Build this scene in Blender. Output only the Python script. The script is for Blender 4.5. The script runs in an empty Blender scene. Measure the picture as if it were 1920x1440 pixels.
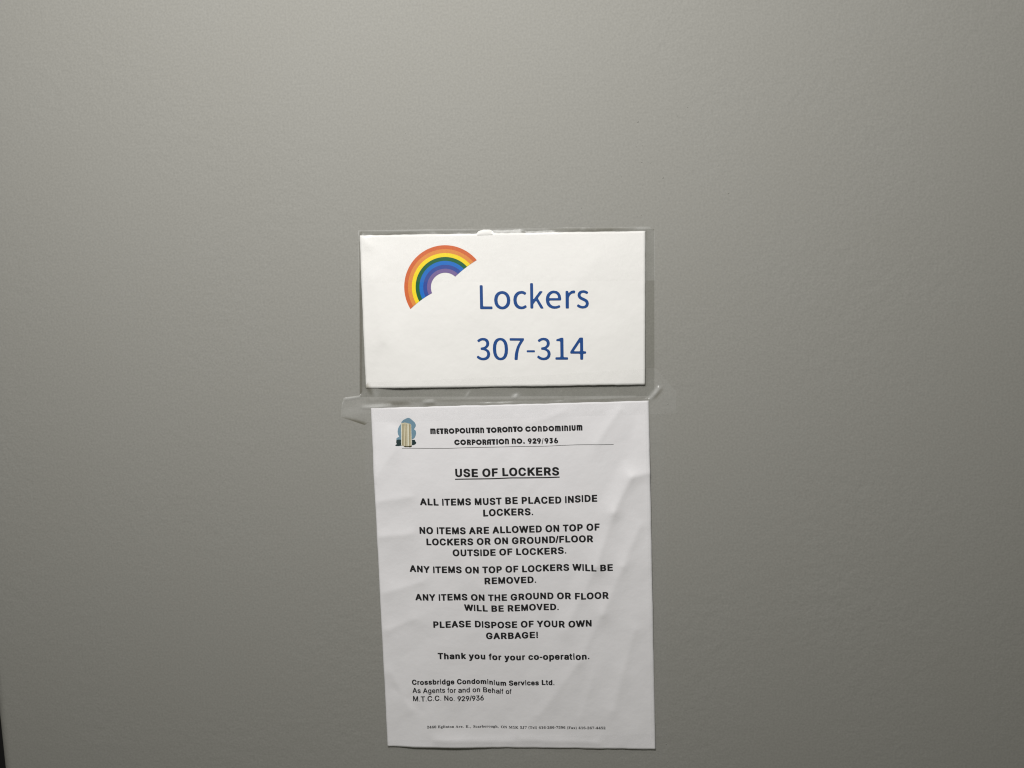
import bpy, bmesh, math, random
from mathutils import Matrix, Vector
from mathutils.geometry import tessellate_polygon

S = bpy.context.scene
COL = S.collection
BASE = Vector((0.0, 0.0, 1.40))          # the notice's upper left corner, on the wall plane y = 0

# ------------------------------------------------------------------ camera
cam = bpy.data.cameras.new('camera')
cam.sensor_width = 36.0
cam.lens = 30.0
cam.clip_start = 0.01
cam.clip_end = 50.0
cam_ob = bpy.data.objects.new('camera', cam)
COL.objects.link(cam_ob)
cm = Matrix(((0.996661, 0.025962, 0.077418), (0.074106, 0.110562, -0.991103), (-0.034291, 0.99353, 0.108268)))
cam_ob.matrix_world = Matrix.Translation(BASE + Vector((0.1625, -0.65138, 0.08683))) @ cm.to_4x4()
S.camera = cam_ob

# ------------------------------------------------------------------ world and lamp
W = bpy.data.worlds.new('World')
S.world = W
W.use_nodes = True
bg = W.node_tree.nodes['Background']
bg.inputs[0].default_value = (1.0, 1.0, 0.80, 1)
bg.inputs[1].default_value = 0.10
lamp = bpy.data.lights.new('ceiling_lamp', 'AREA')
lamp.shape = 'RECTANGLE'
lamp.size = 0.26
lamp.size_y = 0.14
lamp.energy = 9.6
lamp.color = (1.0, 0.99, 0.965)
lamp_ob = bpy.data.objects.new('ceiling_lamp', lamp)
COL.objects.link(lamp_ob)
lamp_ob.location = BASE + Vector((0.01, -0.765, 0.575))
lamp_ob.rotation_euler = (math.radians(68), 0, 0)

S.view_settings.view_transform = 'Standard'
S.view_settings.look = 'None'
S.view_settings.exposure = 0.0
S.view_settings.gamma = 1.0
S.view_settings.use_curve_mapping = False
S.cycles.filter_width = 1.15

# ------------------------------------------------------------------ helpers
def P(x, y, h=0.0):
    """wall millimetres (right, up, out of the wall) -> world"""
    return BASE + Vector((x / 1000.0, -h / 1000.0, y / 1000.0))

def tag(o, label=None, cat=None, group=None, kind=None):
    if label: o['label'] = label
    if cat: o['category'] = cat
    if group: o['group'] = group
    if kind: o['kind'] = kind
    return o

def link(name, verts, faces, mats, parent=None, smooth=False, slots=None):
    me = bpy.data.meshes.new(name)
    o_loc = parent.location if parent is not None else None
    p = parent
    off = Vector((0, 0, 0))
    while p is not None:
        off += p.location
        p = p.parent
    me.from_pydata([v - off for v in verts], [], faces)
    for m in (mats if isinstance(mats, list) else [mats]):
        me.materials.append(m)
    if slots:
        for p, s in zip(me.polygons, slots):
            p.material_index = s
    if smooth:
        for p in me.polygons:
            p.use_smooth = True
    me.update()
    o = bpy.data.objects.new(name, me)
    COL.objects.link(o)
    o.parent = parent
    return o

def empty(name, loc):
    o = bpy.data.objects.new(name, None)
    o.empty_display_size = 0.02
    COL.objects.link(o)
    o.location = loc
    return o

class Waves:
    """smooth seeded noise: a sum of sine waves; lengths in mm"""
    def __init__(self, seed, lengths):
        r = random.Random(seed)
        self.w = []
        for L, amp in lengths:
            for _ in range(5):
                a = r.uniform(0, math.tau)
                k = math.tau / (L * r.uniform(0.75, 1.35))
                self.w.append((k * math.cos(a), k * math.sin(a), r.uniform(0, math.tau), amp / 2.2))
    def __call__(self, x, y):
        return sum(A * math.sin(kx * x + ky * y + p) for kx, ky, p, A in self.w)

def sstep(a, b, x):
    t = min(1.0, max(0.0, (x - a) / (b - a)))
    return t * t * (3 - 2 * t)

# ------------------------------------------------------------------ measured layout (millimetres on the wall) and lettering outlines
DATA = {
    'sign': [[-1.09,133.06], [215.36,127.97], [212.97,12.82], [-2.64,15.3]],
    'notice': [[0.34,-0.32], [215.58,0.26], [216.14,-279.71], [-0.25,-279.02]],
    'underline': [[64.37,-58.03], [79.78,-58.01], [94.46,-58.05], [109.1,-57.59], [125.75,-57.76], [136.13,-57.91], [146.2,-57.75]],
    'letterhead': [["M",46.55,-21.76,4.15,-0.09,4.34], ["E",51.39,-21.82,2.23,-0.05,4.34], ["T",53.8,-21.85,3.13,-0.07,4.34], ["R",57.48,-21.89,3.2,-0.07,4.34], ["O",61.01,-21.88,4.45,-0.1,4.33], ["P",66.15,-21.88,3.19,-0.07,4.33], ["O",69.5,-21.82,4.52,-0.1,4.33], ["L",74.52,-21.81,1.94,-0.04,4.33], ["I",76.72,-21.8,1.27,-0.03,4.33], ["T",78.35,-21.8,3.19,-0.07,4.32], ["A",81.83,-21.83,3.25,-0.07,4.32], ["N",85.69,-21.87,3.04,-0.07,4.32], ["T",90.52,-21.93,3.25,-0.07,4.32], ["O",94.0,-21.82,4.49,-0.1,4.32], ["R",99.1,-21.73,3.34,-0.07,4.31], ["O",102.7,-21.64,4.45,-0.1,4.31], ["N",107.51,-21.58,3.23,-0.07,4.31], ["T",111.08,-21.51,3.13,-0.07,4.31], ["O",114.36,-21.52,4.5,-0.1,4.3], ["C",120.74,-21.56,4.33,-0.09,4.3], ["O",125.46,-21.59,4.39,-0.1,4.3], ["N",130.48,-21.64,3.04,-0.07,4.3], ["D",134.47,-21.65,3.69,-0.08,4.29], ["O",138.66,-21.67,4.41,-0.1,4.29], ["M",143.67,-21.69,4.41,-0.1,4.29], ["I",148.85,-21.69,1.29,-0.03,4.29], ["N",150.76,-21.65,3.03,-0.07,4.29], ["I",154.56,-21.64,1.29,-0.03,4.28], ["U",156.48,-21.57,3.09,-0.07,4.28], ["M",160.34,-21.47,4.42,-0.1,4.28]],
    'letterhead2': [["C",64.96,-30.93,4.35,-0.09,4.34], ["O",69.68,-30.99,4.52,-0.09,4.34], ["R",74.92,-31.07,3.19,-0.07,4.34], ["P",78.68,-31.11,3.09,-0.06,4.34], ["O",82.03,-31.13,4.51,-0.09,4.34], ["R",87.04,-31.18,3.15,-0.07,4.33], ["A",90.59,-31.15,3.25,-0.07,4.33], ["T",94.1,-31.14,3.08,-0.06,4.33], ["I",97.85,-31.11,1.3,-0.03,4.33], ["O",99.63,-31.03,4.56,-0.09,4.33], ["N",104.66,-30.97,3.1,-0.06,4.32], ["N",109.96,-30.87,3.13,-0.07,4.32], ["O",113.66,-30.89,4.44,-0.09,4.32], [".",118.77,-30.96,1.33,-0.03,1.26], ["9",122.33,-30.97,3.16,-0.07,4.31], ["2",126.09,-31.01,3.05,-0.06,4.31], ["9",129.43,-31.04,3.26,-0.07,4.31], ["/",133.17,-31.59,1.4,-0.03,4.81], ["9",135.25,-31.1,3.22,-0.07,4.31], ["3",139.21,-31.14,2.6,-0.05,4.31], ["6",142.64,-31.13,3.18,-0.07,4.3]],
    'lockers': [["L",89.33,73.94,9.52,-0.31,18.17], ["o",100.17,73.43,12.35,-0.4,13.86], ["c",114.82,73.05,10.13,-0.33,13.84], ["k",127.71,73.14,9.94,-0.33,19.2], ["e",139.47,72.6,11.69,-0.38,13.7], ["r",154.45,72.32,7.31,-0.24,13.58], ["s",162.97,71.99,8.96,-0.29,13.76]],
    'numbers': [["3",85.34,34.91,10.36,-0.29,17.19], ["0",97.82,34.61,11.67,-0.33,17.12], ["7",110.83,34.5,11.02,-0.31,16.63], ["-",123.84,40.02,6.33,-0.18,1.53], ["3",131.72,33.75,10.31,-0.29,17.1], ["1",145.6,33.72,9.66,-0.27,16.72], ["4",156.89,33.4,12.07,-0.34,16.85]],
    'rule': [[23.82,-32.3], [34.51,-32.69], [42.94,-32.99], [59.78,-33.37], [76.57,-33.13], [93.29,-33.09], [109.95,-33.01], [120.33,-32.98], [132.74,-33.15], [141.0,-33.07], [147.19,-32.86], [159.53,-32.61], [171.84,-32.7], [188.3,-32.96]],
    'rainbow': {'centre': [63.22, 91.43], 'outer': 31.74, 'inner': 11.09, 'right_end': [44.59, 38.34], 'left_end': [201.28, 209.53]},
    'cloud': [[29.67,-8.55], [31.06,-8.94], [32.75,-10.38], [34.76,-12.36], [35.45,-14.13], [35.13,-15.7], [33.81,-17.6], [35.16,-18.86], [35.35,-20.8], [34.79,-22.9], [33.83,-24.64], [32.02,-25.66], [27.08,-25.73], [23.56,-25.66], [19.67,-25.75], [19.62,-24.69], [20.83,-23.73], [21.91,-23.33], [21.12,-21.55], [20.76,-19.43], [21.17,-16.97], [22.14,-15.06], [23.64,-13.33], [24.25,-11.59], [25.72,-10.22], [27.89,-9.11]],
    'bush_l': [[19.66,-25.93], [21.45,-25.44], [23.56,-25.66], [23.34,-30.25], [21.2,-30.56], [18.92,-30.33], [18.59,-29.79], [19.87,-28.94], [19.4,-27.69]],
    'bush_r': [[31.86,-26.01], [34.12,-26.06], [34.58,-27.48], [35.24,-28.38], [34.49,-29.42], [33.22,-30.1], [31.67,-30.17]],
    'tower': [[23.66,-12.81], [24.2,-12.54], [27.03,-12.25], [29.29,-12.86], [31.61,-13.55], [31.65,-17.2], [31.73,-22.84], [31.5,-30.66], [28.94,-31.07], [25.78,-30.83], [23.27,-30.14], [23.5,-22.66], [23.56,-17.02]],
    'tower_lines': [[[24.33,-13.52], [24.05,-30.08], [24.54,-30.09], [24.82,-13.53]], [[25.42,-13.55], [25.02,-30.46], [25.37,-30.47], [25.77,-13.56]], [[26.63,-13.22], [26.49,-30.67], [26.92,-30.67], [27.06,-13.23]], [[27.95,-13.61], [27.55,-30.69], [27.87,-30.69], [28.27,-13.61]], [[30.2,-13.66], [29.67,-30.55], [30.17,-30.56], [30.69,-13.67]], [[31.11,-13.68], [30.8,-30.58], [31.08,-30.58], [31.4,-13.68]]],
    'tower_light': [[[23.76,-12.98], [23.28,-29.89], [23.78,-29.9], [24.25,-12.99]], [[29.09,-13.28], [28.61,-30.71], [29.1,-30.72], [29.59,-13.29]], [[31.59,-14.04], [31.15,-30.58], [31.4,-30.59], [31.84,-14.04]]],
    'tower_base': [[25.26,-30.53], [27.54,-30.86], [28.96,-30.82], [31.51,-30.42], [31.4,-31.3], [29.97,-31.8], [28.93,-31.42], [26.45,-31.48], [25.41,-31.1]],
    'sleeve': [[-4.16,133.79], [-1.34,136.1], [221.89,129.29], [220.61,25.05], [220.07,3.84], [-8.08,8.73]],
    'tape_top': [[-2.12,136.93], [218.17,131.01], [222.45,127.3], [221.86,90.96], [-4.29,97.27]],
    'tape_mid': [[-20.19,8.61], [-7.8,9.98], [-0.89,20.29], [128.29,22.24], [220.81,25.04], [236.57,6.69], [236.35,-10.09], [168.3,-10.14], [-2.59,-11.65], [-5.23,-13.28], [-17.34,-8.77], [-23.63,-6.93], [-22.68,2.35]],
    'tape_left': [[-5.1,-10.74], [2.99,-10.51], [2.51,-60.33], [-6.95,-61.03]],
    'tape_right': [[212.59,-9.53], [227.11,-9.46], [226.61,-269.32], [213.15,-269.41]],
    'tape_bottom': [[-10.82,-273.58], [226.66,-265.74], [226.32,-289.97], [-10.95,-292.95]],
    'scrap': [[88.42,130.77], [90.12,132.7], [93.82,133.75], [98.68,133.56], [101.06,132.27], [101.82,130.65], [101.75,128.86], [88.35,128.98]],
    'pimples': [[211.28,207.66,0.75], [213.49,178.33,0.6], [220.13,177.64,0.55], [231.65,205.15,0.5], [228.94,166.42,0.7], [198.38,168.54,0.5], [214.09,190.26,0.45], [209.78,189.69,0.4], [213.97,161.26,0.4], [191.18,163.41,0.4], [212.4,139.47,0.5], [209.63,138.8,0.4], [276.64,153.14,0.6], [240.06,210.46,0.45], [247.47,216.18,0.5], [269.05,173.13,0.4], [230.03,-2.55,0.6], [228.32,-9.08,0.35], [224.83,-276.05,0.6], [225.88,-290.88,0.5], [-9.49,-273.57,0.4], [4.19,-291.9,0.4], [-87.4,67.03,0.4], [-45.45,191.6,0.4], [297.33,98.55,0.4], [328.74,-96.74,0.35], [-122.13,-55.56,0.4], [253.85,52.36,0.4], [-145.73,147.5,0.35], [382.92,16.59,0.4], [37.68,207.48,0.35], [92.92,173.57,0.4], [137.37,183.32,0.35], [168.2,146.77,0.4], [248.7,-53.75,0.35], [-55.52,-180.02,0.35]],
    'notice_relief': [[217.09,-55.25,201.14,-58.31,5.33,0.7], [201.14,-58.31,187.04,-86.31,6.15,1.0], [187.04,-86.31,172.85,-128.83,6.97,0.8], [172.85,-128.83,147.24,-180.8,8.2,0.6], [194.06,-44.38,174.83,-79.78,5.74,-0.5], [207.38,-97.19,193.59,-129.04,5.74,0.55], [193.59,-129.04,176.95,-167.82,6.56,0.6], [176.95,-167.82,157.09,-207.25,6.56,0.5], [157.09,-207.25,123.9,-251.91,8.2,0.5], [159.11,-128.7,134.7,-176.36,6.56,-0.4], [192.79,-7.0,175.96,-31.5,5.74,0.6], [206.93,-9.4,199.61,-31.99,4.51,-0.4], [152.04,-6.03,120.82,-17.79,4.92,0.4], [131.2,-15.94,101.96,-23.65,4.1,-0.3], [8.16,-8.94,26.87,-15.69,4.92,-0.5], [19.69,-32.47,-0.77,-57.7,8.2,0.5], [2.61,-74.96,28.44,-71.07,6.56,0.5], [3.73,-103.14,27.0,-101.27,6.15,0.6], [8.53,-127.22,28.11,-123.04,6.15,-0.4], [5.25,-149.19,33.73,-140.61,6.56,0.5], [5.85,-180.26,25.82,-171.45,6.56,0.6], [35.92,-187.05,17.81,-202.65,6.56,-0.5], [6.22,-216.13,20.01,-247.8,7.38,0.6], [28.77,-247.77,7.73,-229.69,5.74,-0.3], [40.78,-272.78,101.67,-273.74,4.1,0.5], [110.35,-272.32,170.29,-274.18,3.69,0.4], [116.62,-211.66,102.41,-252.01,6.56,-0.4], [167.32,-220.54,158.07,-251.77,6.56,0.4], [125.69,-59.92,107.86,-93.71,10.25,0.3], [64.63,-119.07,80.61,-145.37,9.84,0.3], [81.9,-167.31,83.83,-229.56,9.02,-0.5], [49.75,-167.14,55.72,-229.61,9.02,0.3], [201.72,-181.01,183.61,-247.19,6.56,0.5]],
    'sign_relief': [[2.46,129.5,4.73,125.37,2.87,0.5], [7.59,100.93,13.38,51.5,9.02,0.4], [13.17,47.37,3.24,18.5,4.92,-0.35], [33.45,120.25,22.57,67.71,8.2,-0.25], [67.83,58.08,78.89,24.82,12.3,0.25], [179.28,110.78,154.4,79.67,12.3,0.25], [194.05,54.2,205.48,21.39,9.02,0.25], [114.98,113.18,133.68,64.18,10.66,-0.2]],
}
LINES = {
    'heading': [
        {'font': 'bold', 'text': 'USE OF LOCKERS', 'span': [64.75, 145.9], 'cap': 6.52, 'base': [[64.7, -56.21], [82.36, -56.57], [94.1, -56.44], [104.15, -56.11], [124.14, -56.21], [138.25, -56.34], [145.7, -56.39]]},
    ],
    'p1': [
        {'font': 'bold', 'text': 'ALL ITEMS MUST BE PLACED INSIDE', 'span': [35.9, 174.83], 'cap': 5.54, 'base': [[35.78, -78.15], [42.57, -78.51], [49.35, -78.87], [56.13, -79.02], [67.14, -78.97], [79.8, -79.0], [91.59, -78.92], [97.9, -78.72], [105.03, -78.49], [116.34, -78.36], [129.27, -78.48], [144.65, -78.63], [150.47, -78.47], [156.27, -78.26], [163.32, -77.82], [167.45, -77.8], [174.46, -77.78]]},
        {'font': 'bold', 'text': 'LOCKERS.', 'span': [85.51, 124.77], 'cap': 5.56, 'base': [[85.34, -88.25], [93.36, -87.85], [103.88, -87.53], [115.19, -87.56], [124.81, -87.53]]},
    ],
    'p2': [
        {'font': 'bold', 'text': 'NO ITEMS ARE ALLOWED ON TOP OF', 'span': [34.4, 176.17], 'cap': 5.58, 'base': [[34.27, -101.36], [41.94, -101.67], [56.41, -102.07], [69.57, -102.15], [81.43, -102.13], [92.84, -101.98], [104.65, -101.61], [116.83, -101.55], [128.56, -101.49], [142.35, -101.19], [150.26, -101.08], [159.83, -100.82], [168.13, -100.63], [176.0, -100.48]]},
        {'font': 'bold', 'text': 'LOCKERS OR ON GROUND/FLOOR', 'span': [39.44, 170.85], 'cap': 5.47, 'base': [[39.39, -110.79], [58.58, -111.02], [69.21, -111.1], [81.93, -110.99], [88.28, -110.89], [103.07, -110.63], [117.79, -110.59], [127.44, -110.53], [138.75, -110.07], [151.27, -109.83], [170.81, -109.72]]},
        {'font': 'bold', 'text': 'OUTSIDE OF LOCKERS.', 'span': [60.09, 149.74], 'cap': 5.4, 'base': [[59.92, -119.67], [74.37, -120.04], [86.25, -120.09], [96.41, -119.85], [105.28, -119.55], [117.5, -119.56], [128.84, -119.51], [139.74, -119.11], [149.78, -118.7]]},
    ],
    'p3': [
        {'font': 'bold', 'text': 'ANY ITEMS ON TOP OF LOCKERS WILL BE', 'span': [24.92, 185.64], 'cap': 5.42, 'base': [[24.66, -132.37], [32.81, -132.8], [43.5, -133.6], [52.07, -133.59], [59.77, -133.44], [76.8, -133.94], [89.54, -134.02], [109.02, -133.63], [119.15, -133.51], [132.63, -132.89], [143.54, -132.61], [157.34, -132.61], [169.43, -132.85], [177.75, -132.75], [185.64, -132.57]]},
        {'font': 'bold', 'text': 'REMOVED.', 'span': [84.52, 125.4], 'cap': 5.35, 'base': [[84.52, -143.08], [97.7, -142.8], [110.4, -142.73], [120.97, -142.38], [125.61, -142.16]]},
    ],
    'p4': [
        {'font': 'bold', 'text': 'ANY ITEMS ON THE GROUND OR FLOOR', 'span': [28.42, 181.83], 'cap': 5.38, 'base': [[28.29, -155.8], [37.32, -156.17], [47.22, -156.23], [56.25, -155.94], [63.96, -155.9], [71.65, -156.17], [81.03, -156.63], [90.81, -156.91], [101.45, -156.76], [112.91, -156.4], [124.77, -155.69], [133.21, -155.58], [150.03, -155.82], [160.51, -155.89], [170.97, -155.44], [181.83, -155.12]]},
        {'font': 'bold', 'text': 'WILL BE REMOVED.', 'span': [67.34, 142.51], 'cap': 5.26, 'base': [[67.46, -164.5], [74.72, -164.99], [83.24, -165.56], [90.91, -165.82], [103.26, -165.67], [116.01, -165.13], [126.6, -164.62], [142.63, -164.62]]},
    ],
    'p5': [
        {'font': 'bold', 'text': 'PLEASE DISPOSE OF YOUR OWN', 'span': [41.96, 168.05], 'cap': 5.38, 'base': [[41.92, -178.62], [49.25, -178.56], [60.03, -178.21], [70.77, -178.21], [77.62, -178.5], [83.59, -179.1], [92.12, -179.49], [100.65, -179.39], [109.18, -179.02], [118.97, -178.54], [130.41, -178.54], [145.19, -178.56], [157.83, -178.3], [167.93, -177.82]]},
        {'font': 'bold', 'text': 'GARBAGE!', 'span': [83.92, 125.47], 'cap': 5.3, 'base': [[83.67, -188.3], [91.79, -188.41], [100.34, -188.35], [109.73, -188.07], [120.8, -187.57], [125.47, -187.5]]},
    ],
    'thanks': [
        {'font': 'bold', 'text': 'Thank you for your co-operation.', 'span': [44.44, 165.64], 'cap': 5.21, 'base': [[44.22, -204.61], [56.78, -204.49], [66.27, -204.54], [74.01, -204.82], [80.88, -205.18], [86.87, -205.63], [95.44, -206.04], [106.13, -206.05], [114.68, -205.8], [125.34, -205.45], [139.79, -205.11], [152.92, -205.04], [165.59, -204.61]]},
    ],
    'signature': [
        {'font': 'bold', 'text': 'Crossbridge Condominium Services Ltd.', 'span': [22.39, 137.36], 'cap': 4.26, 'base': [[22.34, -226.32], [29.76, -226.35], [39.37, -225.94], [49.38, -225.56], [58.06, -225.42], [68.01, -225.54], [77.51, -225.62], [83.96, -226.06], [90.39, -226.86], [96.82, -227.3], [103.27, -227.2], [111.85, -226.92], [122.55, -226.63], [128.96, -226.27], [137.49, -226.08]]},
        {'font': 'reg', 'text': 'As Agents for and on Behalf of', 'span': [22.55, 102.72], 'cap': 4.19, 'base': [[22.46, -233.01], [32.49, -233.35], [40.35, -233.06], [49.08, -232.46], [57.77, -232.44], [68.6, -232.55], [77.25, -232.49], [82.41, -232.88], [89.28, -233.59], [95.29, -234.07], [102.6, -234.23]]},
        {'font': 'reg', 'text': 'M.T.C.C. No. 929/936', 'span': [22.74, 80.17], 'cap': 4.3, 'base': [[22.57, -239.98], [30.42, -240.37], [38.75, -239.8], [44.43, -239.38], [50.97, -239.23], [60.51, -239.65], [68.31, -239.72], [80.0, -239.51]]},
    ],
    'address': [
        {'font': 'ser', 'text': '2460 Eglinton Ave. E., Scarborough, ON M1K 5J7 (Tel) 416-266-7596 (Fax) 416-267-4452', 'span': [33.21, 177.0], 'cap': 2.99, 'base': [[32.9, -262.68], [43.43, -262.22], [57.83, -262.19], [70.89, -262.12], [82.6, -262.19], [89.96, -262.47], [95.56, -262.98], [104.19, -263.16], [117.12, -262.91], [136.43, -262.85], [150.11, -262.82], [162.05, -262.84], [176.92, -263.03]]},
    ],
}
TAPE_TOP_GLINTS = [[-3.56,133.36,-1.8,135.31,1.23,0.9], [5.32,136.44,87.32,134.01,0.9,0.35], [191.67,131.07,220.13,130.54,0.9,0.35], [221.65,126.55,221.7,93.35,0.74,0.25]]  # tape highlights painted as whitish lines
TAPE_TOP_SHADE = [[143.8,131.58,207.5,130.45,1.07,0.9], [9.35,134.27,83.18,132.18,0.66,0.4]]  # shadow lines at the top edge, put into the film tint
TAPE_MID_GLINTS = [[-20.69,7.36,-6.98,9.33,1.39,1.1], [-22.68,2.35,-20.24,7.77,1.23,0.8], [-5.76,0.67,16.3,1.4,1.39,1.1], [42.53,3.9,50.91,3.91,1.07,0.9], [112.12,6.13,115.86,6.87,1.64,1.0], [75.25,6.64,78.76,11.13,0.98,0.5], [216.81,1.87,223.78,9.47,1.89,1.0], [152.29,2.86,205.15,3.6,0.9,0.45], [2.63,6.78,6.4,14.23,2.87,0.45], [57.26,5.42,148.23,3.99,0.82,0.3], [-16.91,-1.17,-13.98,-2.08,0.9,0.5], [-23.46,-3.97,-1.99,-0.26,4.1,0.25]]  # painted highlights on the crumpled film
TAPE_MID_SHADE = [[-22.45,-8.65,-4.38,-13.3,1.8,1.5], [11.75,3.19,30.31,3.16,1.8,0.7], [43.28,2.0,50.82,1.82,1.23,0.7], [219.64,2.21,225.37,8.62,1.23,0.8], [-1.69,5.2,215.21,2.32,1.23,0.3], [156.34,1.72,201.09,2.67,0.82,0.5], [-3.42,20.35,2.76,9.29,1.64,0.7]]  # painted shadow along flap, sheet and fold edges
TAPE_TOP_FOLDS = [[-3.96,133.78,-0.9,136.48,1.02,0.8], [5.31,136.24,91.39,134.05,0.82,0.35], [147.83,132.21,203.55,130.41,0.82,0.4]]
TAPE_MID_FOLDS = [[-20.67,7.78,-7.4,9.55,1.02,1.2], [-22.56,4.45,-20.62,8.62,1.02,0.8], [-6.18,0.68,15.88,1.41,1.02,0.9], [-19.49,-9.14,-6.04,-12.41,1.23,0.25], [42.52,3.7,49.66,3.94,1.02,0.8], [112.93,5.7,115.45,6.88,1.02,0.9], [75.7,7.46,78.31,10.31,1.23,0.5], [215.59,0.67,223.78,9.88,1.15,1.3], [2.91,12.23,5.6,15.09,1.64,0.6], [152.29,3.06,205.14,3.39,0.9,0.45], [57.26,5.42,144.13,4.09,0.9,0.4]]
SERIF_BOX = {'-': [0.022, 0.149, 0.194, 0.211], '0': [0.018, -0.01, 0.356, 0.491], '1': [0.024, -0.005, 0.346, 0.487], '2': [0.019, -0.005, 0.35, 0.491], '4': [0.004, -0.005, 0.367, 0.485], '5': [0.022, -0.012, 0.344, 0.484], '6': [0.025, -0.01, 0.356, 0.491], '7': [0.025, -0.005, 0.358, 0.485], '9': [0.019, -0.012, 0.35, 0.489], 'A': [-0.014, -0.005, 0.448, 0.471], 'E': [0.009, -0.005, 0.433, 0.46], 'F': [0.011, -0.005, 0.399, 0.46], 'J': [-0.008, -0.07, 0.319, 0.46], 'K': [0.011, -0.004, 0.523, 0.46], 'M': [0.009, -0.005, 0.621, 0.46], 'N': [0.013, -0.015, 0.482, 0.46], 'O': [0.023, -0.014, 0.502, 0.47], 'S': [0.038, -0.015, 0.364, 0.47], 'T': [0.006, -0.005, 0.416, 0.46], 'a': [0.017, -0.014, 0.333, 0.322], 'b': [0.003, -0.015, 0.347, 0.46], 'c': [0.014, -0.014, 0.288, 0.324], 'e': [0.015, -0.014, 0.288, 0.323], 'g': [0.01, -0.144, 0.321, 0.323], 'h': [0.014, -0.005, 0.368, 0.46], 'i': [0.013, -0.005, 0.184, 0.468], 'l': [0.013, -0.005, 0.184, 0.46], 'n': [0.013, -0.005, 0.366, 0.323], 'o': [0.014, -0.015, 0.321, 0.324], 'r': [0.013, -0.005, 0.294, 0.322], 't': [0.015, -0.013, 0.226, 0.429], 'u': [0.008, -0.015, 0.363, 0.315], 'v': [-0.006, -0.015, 0.309, 0.315], 'x': [0.0, -0.005, 0.323, 0.315], '(': [0.023, -0.111, 0.184, 0.485], ')': [0.017, -0.11, 0.179, 0.485], ',': [0.024, -0.091, 0.133, 0.083], '.': [0.043, -0.013, 0.136, 0.084]}
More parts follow.
